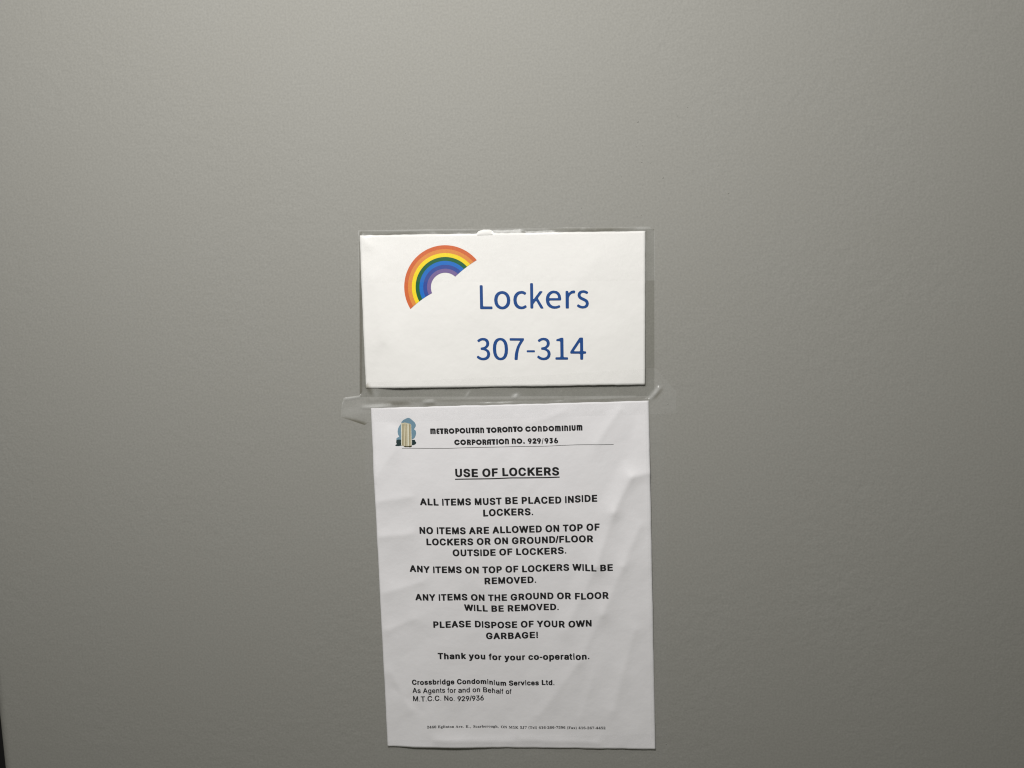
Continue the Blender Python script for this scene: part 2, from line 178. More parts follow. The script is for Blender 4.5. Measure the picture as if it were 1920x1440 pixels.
GLYPHS = {
    'bold': {
        '!': '419,1 561,0 751,15 892,45 972,80 999,129 973,173 882,212 736,241 517,255 298,245 123,214 25,173 0,115 60,63 240,16;277,291 707,291 853,308 902,331 932,956 875,982 722,999 269,998 123,981 67,956 87,335 135,309',
        '-': '107,11 864,0 930,38 980,116 999,213 996,811 947,944 872,998 136,999 70,962 22,887 2,797 0,236 27,101',
        '.': '419,4 561,0 746,56 882,164 974,313 999,519 971,690 882,831 736,943 517,999 298,956 114,828 24,673 0,450 60,244 240,63',
        '/': '108,1 337,0 413,11 458,35 999,939 993,973 940,992 873,999 672,999 597,989 546,965 2,58 0,35 17,20',
        'A': '59,2 208,0 266,21 286,51 357,239 376,252 634,249 720,38 754,9 797,0 931,0 972,11 999,33 999,73 660,928 642,968 615,988 572,999 424,999 381,988 351,964 0,73 3,29 27,11;443,454 486,584 500,600 554,454',
        'B': '74,2 553,0 673,10 770,32 843,60 914,103 958,148 999,237 997,357 949,445 853,525 908,572 944,627 956,676 952,769 932,822 889,879 832,924 770,955 644,989 535,999 89,999 37,988 6,968 0,46 19,20;341,201 332,224 332,392 341,408 558,406 616,385 652,352 671,312 672,277 655,241 621,215 535,200;341,604 332,622 337,795 541,797 598,773 623,738 629,698 614,658 581,626 518,605',
        'C': '464,2 553,0 641,11 748,41 822,78 888,128 944,191 980,258 999,323 993,357 953,380 807,386 763,380 723,357 695,294 654,245 597,213 529,199 470,205 417,226 373,257 333,305 303,366 284,449 280,522 288,583 304,639 333,696 373,744 417,775 461,793 519,802 602,787 641,766 675,734 727,639 783,617 929,616 973,629 998,652 997,687 971,761 935,822 883,878 827,920 748,960 656,987 583,999 456,999 363,982 275,953 188,902 117,839 58,757 20,665 3,570 0,466 19,340 54,253 109,171 172,110 256,57 349,23',
        'D': '67,2 449,0 620,23 698,46 791,93 844,131 911,200 961,286 990,383 999,534 989,623 961,716 906,808 854,863 755,929 620,978 459,999 80,999 33,988 5,968 0,46 17,20;309,201 301,219 302,791 319,800 423,800 511,790 568,768 615,734 647,698 677,640 703,507 681,370 640,295 595,250 557,228 459,202',
        'E': '82,2 901,0 958,11 991,29 999,46 998,157 986,175 952,190 895,199 389,199 370,205 367,215 367,388 376,403 857,406 932,427 949,463 947,565 933,582 901,596 844,605 372,609 370,793 395,800 889,800 952,811 984,828 993,853 991,959 958,986 889,999 104,999 41,988 7,968 0,46 21,20',
        'F': '83,2 279,0 331,10 367,33 373,374 382,390 838,392 896,402 933,423 940,547 928,565 896,581 838,591 378,596 373,782 378,795 395,799 890,800 954,810 987,826 999,853 998,955 987,972 961,986 890,999 106,999 41,988 7,968 0,46 21,19',
        'G': '461,0 587,0 659,13 766,47 829,83 889,130 944,196 975,256 997,343 999,508 989,526 968,539 920,550 543,549 500,539 471,514 471,391 495,369 538,357 708,354 712,343 700,308 664,256 630,229 582,207 485,201 442,212 398,234 330,304 301,361 285,421 278,517 286,582 301,639 331,697 368,743 413,775 461,795 509,801 592,786 659,739 720,639 775,616 925,616 968,629 991,652 990,686 964,760 920,829 872,879 814,921 746,957 664,983 577,999 451,999 360,983 268,951 186,904 113,837 59,760 21,669 3,573 0,465 19,339 57,243 103,174 181,100 273,46 365,16',
        'H': '68,2 228,1 270,11 300,33 304,392 308,405 322,410 690,408 697,392 698,51 705,29 737,9 784,0 920,0 962,10 989,25 999,55 999,941 983,977 920,998 784,999 737,990 705,971 697,946 697,622 690,611 674,609 312,611 304,627 304,946 296,971 265,990 212,999 76,998 34,988 9,972 0,946 0,46 17,20',
        'I': '232,0 759,0 937,14 999,34 999,963 937,984 723,999 169,995 44,982 0,963 0,34 58,14',
        'K': '70,2 232,0 275,11 302,29 310,51 310,321 366,373 382,365 687,18 745,0 916,0 964,11 991,28 999,51 990,77 583,556 980,915 996,946 980,978 911,999 729,999 681,988 654,972 318,675 310,689 310,950 300,972 264,992 211,999 77,998 35,988 9,972 0,946 0,46 18,20',
        'L': '85,2 895,0 961,12 999,42 999,157 986,175 954,189 895,199 410,199 383,206 379,955 354,982 285,999 88,998 23,980 0,955 0,46 21,20',
        'M': '55,2 181,1 215,12 237,33 244,388 384,38 411,11 448,0 550,0 585,9 607,24 750,380 755,51 761,29 784,10 827,0 937,1 988,23 999,60 999,946 988,976 933,999 780,999 739,990 714,972 509,428 499,418 285,972 260,990 219,999 66,999 11,976 0,946 0,46 14,20',
        'N': '67,2 225,1 271,13 297,38 299,503 307,523 684,24 751,0 906,0 958,8 989,25 999,55 999,941 984,977 922,998 782,999 736,989 703,964 694,473 679,484 310,977 245,999 85,999 39,990 9,972 0,946 0,47 17,20',
        'O': '445,0 564,1 663,20 738,48 823,100 891,165 941,239 979,330 996,421 999,539 989,626 964,713 914,804 853,873 762,939 677,975 559,999 437,999 338,980 261,952 176,899 107,834 54,756 17,665 0,569 0,430 17,335 54,243 98,175 178,97 249,53 334,21;479,200 432,209 385,233 356,256 322,300 278,404 268,521 291,639 348,734 418,784 498,801 550,794 597,775 635,748 670,708 711,626 730,495 708,365 687,317 653,269 620,239 573,212 531,201',
        'P': '76,2 253,0 300,10 330,28 338,50 338,312 347,328 591,332 737,359 852,409 901,445 947,494 977,547 995,609 999,684 986,760 958,817 920,866 877,902 795,948 667,985 533,999 90,999 38,988 6,968 0,46 19,19;347,529 338,547 341,796 358,802 521,799 602,777 641,738 661,675 651,613 620,565 586,542 539,530',
        'R': '73,2 243,0 288,11 316,29 324,51 324,334 332,348 344,350 427,350 445,343 653,37 685,13 740,0 914,0 963,11 992,30 999,51 993,73 774,396 875,467 932,543 958,627 950,760 919,826 880,875 824,918 757,953 634,987 511,999 86,999 36,988 6,968 0,46 18,20;332,551 324,569 327,796 344,802 506,799 554,791 590,774 623,729 636,676 624,618 595,579 567,563 522,553',
        'S': '432,2 536,0 636,8 730,28 813,57 880,94 941,146 978,200 996,256 999,325 986,385 952,437 902,483 823,527 752,555 430,634 386,654 358,683 352,721 380,767 436,796 497,804 558,799 608,782 643,751 674,691 719,671 902,666 947,676 977,695 982,734 960,807 926,855 880,896 758,960 658,985 580,996 502,999 386,990 286,968 213,943 152,909 91,859 53,807 34,751 30,687 45,622 78,571 121,532 191,491 275,458 602,377 652,353 673,329 678,286 648,239 591,208 519,196 436,202 380,222 344,256 317,316 274,338 236,344 86,344 36,334 7,316 0,282 20,209 63,144 113,100 236,38 353,11',
        'T': '416,2 577,0 620,10 651,33 657,791 674,799 916,800 981,819 999,844 999,955 990,972 965,988 911,999 88,999 34,988 3,964 0,844 9,826 29,813 83,800 325,799 345,791 347,46 364,19',
        'U': '437,2 531,0 625,9 766,48 876,113 935,172 966,220 987,272 999,355 999,940 992,971 965,988 918,999 777,999 730,988 700,966 690,338 667,282 625,237 562,208 499,201 437,208 374,237 331,281 308,338 301,395 296,966 264,989 201,999 76,998 34,988 4,966 0,347 6,294 26,233 81,150 170,80 280,31',
        'V': '414,1 581,0 624,13 649,37 999,924 999,964 970,989 926,999 792,999 749,988 725,971 511,409 499,397 270,972 245,989 207,998 77,999 29,989 0,967 0,919 348,46 370,18',
        'W': '232,2 349,0 376,9 396,29 499,491 605,25 625,8 660,0 759,0 803,24 813,51 997,924 999,955 991,976 950,998 858,999 827,990 806,972 704,493 696,507 606,955 584,986 550,999 448,999 417,988 400,971 302,507 294,494 195,968 175,989 141,999 48,998 7,975 0,955 2,924 186,47 199,20',
        'Y': '424,1 572,0 611,11 636,32 642,400 996,924 999,964 970,988 927,999 781,999 718,978 504,671 487,684 299,964 276,983 223,999 77,999 34,989 4,967 0,941 8,919 358,405 362,41 378,18',
        'a': '374,0 520,1 663,34 740,17 902,18 960,33 997,67 999,660 982,767 947,834 883,901 811,943 721,975 591,998 469,999 274,959 132,883 77,828 33,756 34,711 67,683 268,630 358,649 423,719 488,752 572,750 620,705 630,666 617,649 359,616 171,565 63,493 14,420 0,347 4,257 21,202 55,146 100,100 197,42;430,246 393,263 373,291 371,329 391,360 462,387 626,403 632,386 620,336 572,276 507,246',
        'b': '459,0 595,1 727,29 841,82 909,140 968,227 995,319 999,429 973,542 938,603 883,665 828,704 733,748 637,771 553,780 446,778 344,763 338,953 314,982 242,999 57,993 15,976 0,953 1,52 33,26 86,14 242,13 314,28;458,196 404,227 365,275 340,354 338,424 363,503 398,548 446,579 506,587 565,571 616,525 648,459 657,372 633,284 589,227 530,195',
        'c': '458,0 628,5 719,27 799,59 879,111 936,168 970,219 999,291 993,331 958,357 774,400 719,393 680,375 616,280 554,247 468,255 432,279 395,325 358,426 353,543 386,655 425,711 453,734 517,753 579,742 628,704 670,633 750,604 946,644 983,666 995,689 990,734 958,798 866,896 750,960 579,999 450,997 364,981 278,953 174,891 119,840 63,762 28,689 4,583 0,465 13,359 45,269 95,186 168,111 248,59 346,21',
        'd': '422,0 553,1 685,29 763,13 912,14 966,26 995,48 999,949 990,971 954,990 906,999 757,999 691,984 669,971 661,953 655,763 553,778 452,780 362,771 272,750 172,704 113,660 33,554 4,459 0,363 15,271 57,184 117,115 206,56 302,21;464,196 415,223 371,275 348,337 342,407 358,477 394,538 447,577 511,587 576,568 627,520 657,446 660,359 634,275 589,221 535,195',
        'e': '457,0 631,6 739,33 799,59 877,111 933,168 976,246 980,291 966,314 930,335 739,374 664,347 625,289 589,259 547,245 494,245 441,263 400,297 361,364 362,392 907,395 978,419 999,454 996,582 980,678 944,767 901,834 835,897 751,949 649,983 547,999 428,996 350,980 272,954 176,897 110,834 61,762 26,683 3,577 0,459 14,353 48,258 92,185 164,111 249,56 350,18;368,637 373,666 416,720 458,745 500,753 547,747 583,726 619,683 634,644 613,633',
        'f': '336,1 566,0 637,12 678,36 682,548 701,559 835,560 899,569 943,587 954,613 954,694 938,715 843,739 693,743 686,775 717,806 843,802 907,812 947,830 995,912 999,942 978,964 923,981 804,996 669,999 534,986 440,967 331,924 265,873 239,826 227,745 67,734 21,719 2,702 0,604 17,583 75,565 217,558 232,548 234,44 260,19',
        'g': '435,0 617,3 774,34 893,89 939,128 971,170 994,229 999,276 999,942 987,966 951,983 904,990 760,990 677,973 563,995 498,999 408,996 331,984 235,955 158,915 82,853 30,776 0,653 8,535 49,441 116,369 217,310 319,277 474,261 653,276 650,250 629,218 593,197 552,186 492,183 438,190 398,208 319,266 259,277 182,264 80,222 45,199 42,170 62,140 104,103 164,66 277,24;486,449 426,466 380,505 353,556 340,632 354,700 388,759 438,798 504,812 568,798 620,755 651,696 662,607 642,534 604,484 551,454',
        'h': '84,2 276,1 327,12 361,33 372,481 389,521 418,552 457,574 503,582 548,577 581,562 609,534 625,499 633,51 642,29 675,11 723,1 899,0 964,13 998,42 999,485 986,570 951,636 863,711 795,743 730,761 646,775 555,779 373,761 364,960 327,987 269,999 87,998 22,980 0,955 0,46 21,20',
        'i': '263,1 703,0 851,14 921,40 921,705 862,731 703,748 278,747 126,730 68,705 66,45 116,19;417,766 551,765 749,779 885,805 973,839 999,882 971,926 885,959 749,984 521,999 278,988 111,959 20,921 0,865 59,822 220,783',
        'k': '81,2 260,0 311,10 342,25 354,46 361,243 380,235 606,33 650,9 706,0 907,0 970,15 999,42 985,82 602,428 631,457 952,689 967,711 960,738 926,758 870,769 681,769 631,761 589,742 361,587 354,955 328,982 260,999 84,998 22,980 0,955 0,46 20,20',
        'm': '56,3 182,1 216,15 238,42 245,631 256,682 273,716 293,737 319,747 354,728 376,671 379,65 391,27 443,0 554,0 593,14 617,42 623,637 632,682 648,719 691,747 717,741 734,726 755,665 763,42 787,14 828,0 935,0 985,25 999,65 999,682 986,778 953,863 913,918 871,955 815,983 742,999 678,996 633,982 528,921 447,978 366,999 306,994 225,963 173,982 71,982 15,958 0,914 0,59 14,25',
        'n': '84,3 276,1 328,16 361,43 372,618 389,669 418,710 457,737 503,747 548,742 581,722 609,686 625,640 633,65 642,37 678,13 749,0 905,1 957,14 989,36 999,71 992,697 973,771 947,823 913,868 853,920 749,971 607,999 470,995 347,964 263,987 101,987 49,976 11,954 0,919 0,60 21,26',
        'o': '438,3 529,0 646,17 728,44 816,96 881,153 940,237 972,310 994,405 999,505 987,634 968,701 916,801 853,874 767,935 670,975 582,995 465,999 377,988 278,958 202,916 124,851 76,790 29,695 6,600 0,466 12,365 36,287 87,192 161,113 237,61 330,23;483,248 424,271 377,327 345,410 333,505 347,594 381,678 433,734 500,753 565,735 618,678 654,589 666,494 645,377 607,304 547,254',
        'p': '78,2 248,0 296,9 326,24 338,45 344,248 464,232 565,231 721,259 847,318 901,362 944,413 985,499 999,581 995,684 976,757 944,817 889,879 817,929 739,965 607,994 511,999 434,994 320,972 242,990 86,990 39,980 5,958 0,45 20,19;476,422 416,445 367,499 339,581 338,645 361,722 401,774 456,804 511,808 571,789 622,740 650,675 658,598 631,508 591,456 535,425',
        'r': '119,1 391,0 465,14 512,41 520,587 534,644 576,695 640,727 695,737 870,734 939,746 986,769 999,797 998,940 981,963 935,983 852,996 714,999 474,967 363,985 142,985 59,971 10,945 0,58 30,24',
        's': '419,0 594,2 787,49 861,88 921,135 971,197 993,253 999,320 990,393 957,455 894,515 774,575 474,645 434,661 417,680 411,708 427,735 494,761 561,751 634,668 714,640 914,672 974,708 978,747 962,786 927,842 867,902 761,962 621,996 421,999 241,956 141,901 87,855 33,753 27,680 38,612 67,556 121,502 227,442 561,361 589,348 608,326 611,298 587,267 547,248 494,243 420,258 390,286 353,348 274,377 67,347 3,309 0,264 34,185 80,129 127,92 247,33',
        't': '620,2 764,0 887,10 971,30 999,54 994,96 948,184 904,201 843,210 721,210 699,252 701,615 721,624 887,631 954,653 970,676 969,780 948,803 903,818 706,832 697,954 651,985 563,999 336,999 261,987 212,964 198,832 66,818 9,794 0,672 15,653 56,636 187,623 202,615 205,214 216,167 248,120 318,71 406,36',
        'u': '377,0 509,1 652,32 736,9 899,9 957,23 994,51 999,934 989,963 957,985 899,999 730,998 675,985 638,956 627,387 609,330 581,290 548,265 496,251 451,256 418,275 389,313 372,364 366,934 357,962 324,985 276,998 107,999 42,985 5,956 0,353 24,228 79,137 146,77 250,26',
        'v': '406,2 584,0 630,14 663,42 999,907 999,953 969,983 910,999 753,999 706,987 672,965 510,538 496,524 339,942 320,970 251,998 88,999 35,986 1,959 0,897 324,59 350,24',
        'y': '199,0 320,0 424,21 511,62 575,121 628,207 997,928 999,962 967,987 909,999 753,999 707,990 676,975 517,658 499,641 326,977 257,998 95,999 43,990 8,971 0,949 7,924 325,298 298,229 268,194 147,186 112,170 98,151 71,73 76,39 112,16',
        'l': '232,0 759,0 937,14 999,34 999,963 937,984 723,999 169,995 44,982 0,963 0,34 58,14',
    },
    'reg': {
        '.': '413,5 560,0 751,60 885,167 975,330 999,503 963,697 866,849 675,965 484,999 273,944 120,834 22,654 0,459 76,221 235,66',
        '/': '55,1 302,0 350,7 374,21 999,964 999,984 962,995 709,999 654,992 631,980 0,29 10,10',
        '2': '42,2 935,0 993,16 999,123 969,146 405,155 413,169 690,363 843,483 916,557 962,632 979,715 970,770 943,826 873,899 750,961 661,985 565,999 435,999 353,989 243,962 163,928 106,890 49,830 17,770 5,701 15,682 45,673 222,671 263,678 281,692 298,755 332,798 394,834 462,849 551,845 626,820 681,775 702,710 678,636 602,557 10,126 0,104 1,25 12,12',
        '3': '430,0 626,6 781,44 898,107 941,149 980,209 999,274 996,348 976,403 933,464 877,511 818,542 736,571 611,598 942,876 948,969 922,993 884,999 124,999 86,991 69,978 67,876 76,862 98,853 581,844 298,602 289,584 289,496 304,477 337,469 491,468 575,458 671,416 713,371 731,320 726,264 700,218 652,182 600,161 536,151 465,151 394,163 337,189 292,227 266,285 240,297 47,301 14,292 0,274 33,176 70,130 118,92 176,60 253,32',
        '6': '438,2 530,0 633,9 797,57 907,127 961,192 985,238 999,307 987,409 951,479 894,539 811,587 729,615 640,633 492,645 805,960 804,985 763,998 571,999 516,983 145,613 57,502 15,419 0,344 6,275 35,201 90,132 142,90 236,44 359,11;448,154 373,182 311,233 281,298 282,363 312,423 373,472 448,498 537,500 621,474 688,421 717,363 716,289 685,229 619,177 544,153',
        '9': '228,2 428,0 483,15 846,377 928,474 979,562 996,618 999,701 982,766 937,840 885,891 825,930 723,970 640,989 558,999 435,999 353,988 236,957 168,926 102,881 51,826 17,766 0,687 10,599 51,519 102,465 170,423 270,386 360,367 509,354 194,39 193,16;455,501 373,529 316,576 283,641 283,706 311,766 373,818 449,846 545,847 627,819 691,766 718,706 718,636 691,581 627,528 551,502',
        'A': '27,2 173,0 211,12 311,255 334,267 677,265 788,12 822,0 952,0 999,16 998,44 626,957 604,990 573,999 422,999 391,990 377,976 0,44 0,16;386,421 382,438 485,714 500,729 616,428 599,419',
        'B': '38,2 550,0 676,10 783,34 856,63 910,96 951,138 996,232 999,302 984,367 957,414 912,461 802,522 889,580 933,639 949,695 945,775 893,873 846,915 776,953 657,987 537,999 53,999 4,981 0,35 9,13;273,156 264,180 264,414 273,431 500,433 588,425 659,400 716,353 741,293 735,246 713,212 657,174 544,155;273,582 264,606 264,826 273,843 556,842 613,827 666,789 687,751 690,695 667,648 613,607 525,583',
        'C': '465,2 552,0 647,11 748,41 827,80 883,121 941,185 978,254 999,322 991,340 960,351 828,352 796,346 778,331 743,258 695,210 626,172 530,155 445,164 382,189 317,235 263,304 237,363 218,459 227,601 247,665 281,725 329,776 387,815 483,843 536,846 605,835 652,818 711,778 746,739 778,670 794,656 822,650 955,650 987,658 998,670 985,729 946,807 911,853 859,900 737,965 583,999 461,999 366,983 270,950 187,903 122,846 61,761 19,665 0,565 0,437 16,345 56,249 104,176 170,111 249,60 361,19',
        'M': '28,2 148,0 171,8 183,21 189,579 412,21 426,7 458,0 554,1 585,16 805,574 812,21 823,8 851,0 960,0 991,12 999,44 999,962 992,986 960,999 805,999 764,985 510,311 499,300 239,980 198,999 39,999 7,986 0,962 0,35 7,13',
        'N': '34,2 194,1 222,9 235,26 239,660 740,13 779,0 943,0 993,16 999,957 988,988 948,999 813,999 779,991 765,976 757,343 257,985 194,999 48,999 7,985 0,962 0,35 8,13',
        'T': '415,2 579,0 608,8 622,25 626,838 643,844 949,845 984,853 999,873 999,966 979,992 937,999 55,999 20,992 3,980 0,873 20,851 55,845 361,844 377,835 379,34 389,11',
        'a': '366,0 544,5 696,53 732,29 783,18 941,19 980,30 996,48 999,660 981,774 941,846 876,911 790,955 681,987 588,999 465,999 263,955 120,876 36,762 38,738 61,722 248,676 306,690 353,744 402,780 494,809 617,798 660,772 692,732 706,666 689,634 357,590 198,551 92,498 19,408 0,324 4,252 24,192 61,133 105,90 183,45 287,12;414,191 353,210 303,258 297,318 323,366 364,393 422,410 681,444 703,439 698,330 645,251 552,199',
        'd': '420,0 579,4 724,49 755,23 797,14 949,15 996,34 999,965 993,983 976,993 791,999 737,983 724,723 605,758 513,768 400,765 294,744 208,713 129,663 80,614 34,545 4,448 0,365 15,272 59,180 125,106 208,53 314,17;486,147 433,155 394,171 324,226 284,300 271,402 300,508 339,558 413,606 506,621 559,616 605,601 682,545 721,471 734,378 713,277 665,208 579,156',
        'e': '459,0 652,8 811,64 877,107 926,156 972,234 976,270 930,297 764,328 725,312 672,241 612,203 546,189 460,196 400,218 331,276 288,354 281,418 943,424 983,435 999,462 995,582 978,679 938,775 890,846 831,901 751,948 639,986 546,999 367,985 275,955 181,901 117,841 61,757 29,685 4,570 0,468 15,354 53,252 98,180 168,107 242,60 360,16;288,609 281,624 297,673 350,745 413,790 486,807 572,799 636,763 688,703 717,624 698,607',
        'f': '323,2 567,0 631,20 636,578 658,589 903,593 940,605 948,628 935,713 876,726 649,729 635,745 641,799 665,831 708,849 767,853 876,845 939,858 999,957 985,974 939,985 785,999 649,997 549,985 431,958 348,921 292,871 260,731 68,726 22,718 2,704 0,619 15,601 77,590 240,589 266,578 268,29 283,11',
        'g': '435,0 623,3 770,31 887,80 933,117 968,161 993,224 999,282 999,957 993,975 973,985 781,989 747,979 722,953 656,976 557,996 451,999 339,986 227,953 156,917 89,860 33,782 0,653 11,541 58,443 128,371 181,339 260,307 405,278 564,280 643,295 715,320 729,317 724,241 703,201 661,170 610,150 511,139 412,148 352,172 274,228 234,238 181,229 50,174 48,156 75,123 174,58 306,17;471,420 392,439 319,492 283,554 270,653 293,737 343,800 418,844 511,856 607,836 685,778 722,706 731,599 702,514 649,460 577,426',
        'h': '44,2 235,0 286,16 293,452 304,503 329,545 380,584 431,605 503,615 576,609 630,588 676,550 696,513 713,16 764,0 938,0 981,9 998,26 999,475 985,564 946,634 902,678 851,710 762,742 670,760 474,762 300,723 292,972 279,988 235,999 54,999 17,990 1,972 0,35 11,13',
        'l': '117,2 836,0 951,7 996,19 999,973 966,991 855,999 144,999 48,993 3,980 0,26 29,10',
        'n': '44,3 237,1 288,21 295,590 306,657 332,712 383,762 434,790 507,803 579,795 634,767 680,718 701,669 717,21 754,3 798,0 951,1 999,21 998,700 977,779 947,834 856,927 740,978 616,999 470,994 302,939 273,972 230,986 62,987 9,969 0,938 0,46 11,17',
        'o': '438,3 527,0 637,14 721,42 818,96 870,140 939,236 973,315 995,410 999,553 988,631 966,703 909,811 852,877 773,933 695,967 579,995 469,999 365,985 275,956 171,895 101,823 60,757 28,685 4,577 0,476 14,362 48,266 96,182 163,110 229,66 346,19;469,194 424,204 378,230 314,302 277,398 265,523 294,655 346,739 424,795 508,807 559,800 605,781 683,703 723,607 737,482 711,350 656,260 579,205',
        'r': '66,2 351,0 427,21 438,606 457,673 522,734 632,780 719,792 913,787 980,801 999,826 999,954 967,986 859,999 686,995 448,948 394,974 329,984 81,983 7,960 0,45 16,16',
        's': '418,0 609,3 804,53 878,90 937,139 999,247 995,373 963,434 895,497 742,560 420,630 375,652 345,687 341,735 366,771 420,802 488,816 601,802 655,765 707,700 752,686 925,713 976,735 978,765 942,831 865,912 759,965 631,996 420,999 232,953 142,906 96,867 35,759 29,699 41,632 74,572 142,511 285,450 616,378 659,355 685,325 688,271 654,231 594,200 503,188 435,192 375,211 323,253 285,315 240,332 60,307 2,283 0,253 40,169 127,87 255,30',
        't': '650,0 899,4 971,16 999,35 941,150 879,162 706,162 663,185 650,225 653,651 686,661 889,662 950,675 965,696 964,786 950,803 899,815 658,821 650,967 625,990 564,999 309,998 258,988 240,972 230,821 65,815 6,796 0,691 45,666 207,661 235,651 238,205 251,155 284,110 350,64 423,35 546,10',
    },
    'cal': {
        '-': '81,0 931,5 995,205 999,735 964,929 898,999 80,986 20,851 0,503 16,155',
        '0': '491,0 616,11 689,25 802,75 861,125 917,188 973,308 999,499 975,691 922,807 886,852 811,920 705,969 640,985 499,999 358,985 294,969 188,920 113,852 77,807 25,691 0,503 24,315 75,199 109,154 186,82 287,34 352,15;468,112 413,123 377,139 289,214 235,330 215,514 235,676 294,796 389,869 444,886 505,892 567,883 616,867 708,792 765,672 785,492 764,327 702,202 645,154 599,128 530,112',
        '1': '50,2 919,0 970,6 997,25 999,79 974,103 926,110 696,112 663,122 648,137 644,951 633,982 599,996 502,999 434,993 286,960 126,933 83,908 82,869 112,848 342,841 376,832 393,815 397,161 384,126 349,113 71,110 22,101 1,79 0,33 15,12',
        '3': '455,0 532,1 690,18 850,71 958,158 999,274 977,360 926,421 872,458 740,510 725,525 738,541 840,589 916,660 946,758 912,859 835,925 762,957 659,985 489,999 319,985 210,958 87,908 64,892 60,874 108,829 155,812 192,817 344,875 459,891 598,875 687,826 711,788 722,739 707,691 674,653 623,620 532,591 325,565 302,544 299,507 307,484 331,470 538,450 647,422 698,398 749,357 771,308 772,266 749,210 717,176 641,135 507,111 435,111 325,125 232,154 137,197 101,206 52,191 11,158 0,139 8,120 40,98 174,41 307,12',
        '4': '664,1 763,0 798,12 810,39 818,253 852,270 975,278 992,292 999,315 997,350 980,370 952,378 847,382 815,404 810,959 793,990 752,999 619,997 569,974 28,392 8,364 0,334 8,290 47,274 552,272 600,264 621,233 624,32 636,11;280,380 248,392 257,423 569,755 591,772 608,774 618,757 622,711 622,431 613,396 596,385 563,379',
        '7': '362,0 494,0 519,6 537,20 576,280 641,485 702,598 776,698 992,916 999,970 988,986 965,996 72,999 24,993 2,978 0,912 15,896 41,889 659,886 696,882 713,869 704,846 576,710 498,605 396,408 350,256 319,55 325,16',
        'L': '51,1 929,0 978,9 999,40 994,91 976,105 949,112 321,114 273,120 252,133 243,172 242,955 226,987 172,999 37,995 10,982 1,959 0,48 10,17',
        'c': '572,0 729,10 842,37 966,90 999,130 958,195 908,222 875,217 749,165 676,149 596,147 484,167 356,240 274,354 246,489 263,604 294,674 371,765 484,827 623,851 709,842 835,793 875,787 914,805 966,858 972,883 961,903 881,948 769,984 630,999 404,974 272,925 206,883 116,809 44,699 23,644 0,509 31,319 93,210 133,164 232,87 331,44 418,18',
        'e': '539,0 713,12 872,57 917,80 935,100 936,125 917,160 890,189 860,199 713,154 628,140 537,144 433,168 336,224 274,295 236,374 229,414 237,439 256,452 293,456 945,459 988,480 999,544 966,739 875,879 732,966 518,999 390,983 323,962 220,911 129,834 89,784 30,674 0,494 32,315 89,210 132,160 225,85 329,38 403,16;262,583 238,595 230,619 267,714 336,791 445,846 543,856 659,830 726,778 773,714 792,619 786,599 762,584',
        'k': '48,1 169,1 213,13 225,37 227,151 238,180 382,280 430,297 455,293 481,276 774,13 825,1 940,0 983,5 999,19 980,48 618,369 594,401 620,437 923,644 938,662 934,673 902,682 806,683 749,681 710,672 302,393 271,377 245,375 232,387 226,419 225,962 207,990 156,999 35,995 10,983 1,962 0,44 10,16',
        'o': '481,0 588,8 678,28 790,82 863,145 911,200 968,309 999,494 971,679 916,789 879,837 795,913 695,964 631,983 504,999 381,985 314,967 208,915 129,846 86,794 30,684 0,504 28,319 79,215 116,165 202,87 293,40 359,17;471,149 375,177 282,255 227,364 208,509 229,639 292,754 387,826 454,845 510,849 616,824 712,749 773,634 793,484 770,349 701,235 599,166 527,149',
        'r': '71,0 267,0 308,10 331,31 338,577 370,649 475,746 613,812 727,836 905,837 952,851 999,945 988,970 952,987 802,999 624,978 530,949 342,868 313,878 281,945 239,969 80,974 36,965 12,950 0,899 0,61 15,20',
        's': '465,0 705,20 855,73 906,107 962,165 999,270 968,390 877,473 741,532 433,625 361,661 324,699 311,744 329,789 370,824 433,849 526,862 605,859 834,795 883,809 934,854 947,879 939,899 863,941 719,982 569,999 340,981 196,930 95,844 59,744 63,704 96,629 152,569 282,501 619,394 694,355 734,310 746,260 723,210 668,170 597,147 490,136 375,147 268,177 117,233 67,220 17,175 0,145 10,120 110,68 289,18',
    },
    'ser': {
        '-': '27,11 964,0 999,132 997,899 935,999 36,990 0,818 1,132',
        '0': '440,0 579,0 668,14 748,40 837,91 896,147 952,234 999,419 990,643 955,757 913,832 845,903 741,962 653,987 542,999 417,996 328,984 247,958 157,907 89,837 53,777 25,703 4,588 0,463 12,354 46,239 92,159 150,100 232,47 328,14;483,109 446,118 409,145 372,209 343,354 336,513 344,653 373,792 419,862 454,882 505,890 557,881 586,862 633,787 660,643 664,409 645,259 608,159 557,118',
        '1': '127,3 962,0 999,13 993,86 784,98 753,111 734,140 729,978 714,999 474,999 202,876 0,816 6,770 32,738 78,712 125,704 218,719 365,808 383,800 380,140 365,114 334,98 125,88 113,23',
        '2': '14,3 946,0 984,9 999,274 984,302 857,299 804,214 773,192 720,174 267,174 759,506 866,596 916,658 946,742 941,813 926,848 871,907 758,964 569,996 426,999 305,990 139,949 72,912 31,873 8,813 20,753 74,702 139,677 215,665 290,668 310,778 337,838 375,873 433,892 509,891 569,863 604,808 611,732 571,607 489,506 360,400 4,154 0,23',
        '4': '321,2 951,0 980,13 977,84 848,111 827,125 812,155 810,247 827,254 986,257 999,273 999,339 996,354 978,363 827,365 808,375 807,976 793,997 553,999 525,991 2,354 0,273 17,256 484,255 508,247 508,161 491,125 429,99 319,88 309,23;182,369 185,385 491,764 511,774 506,370',
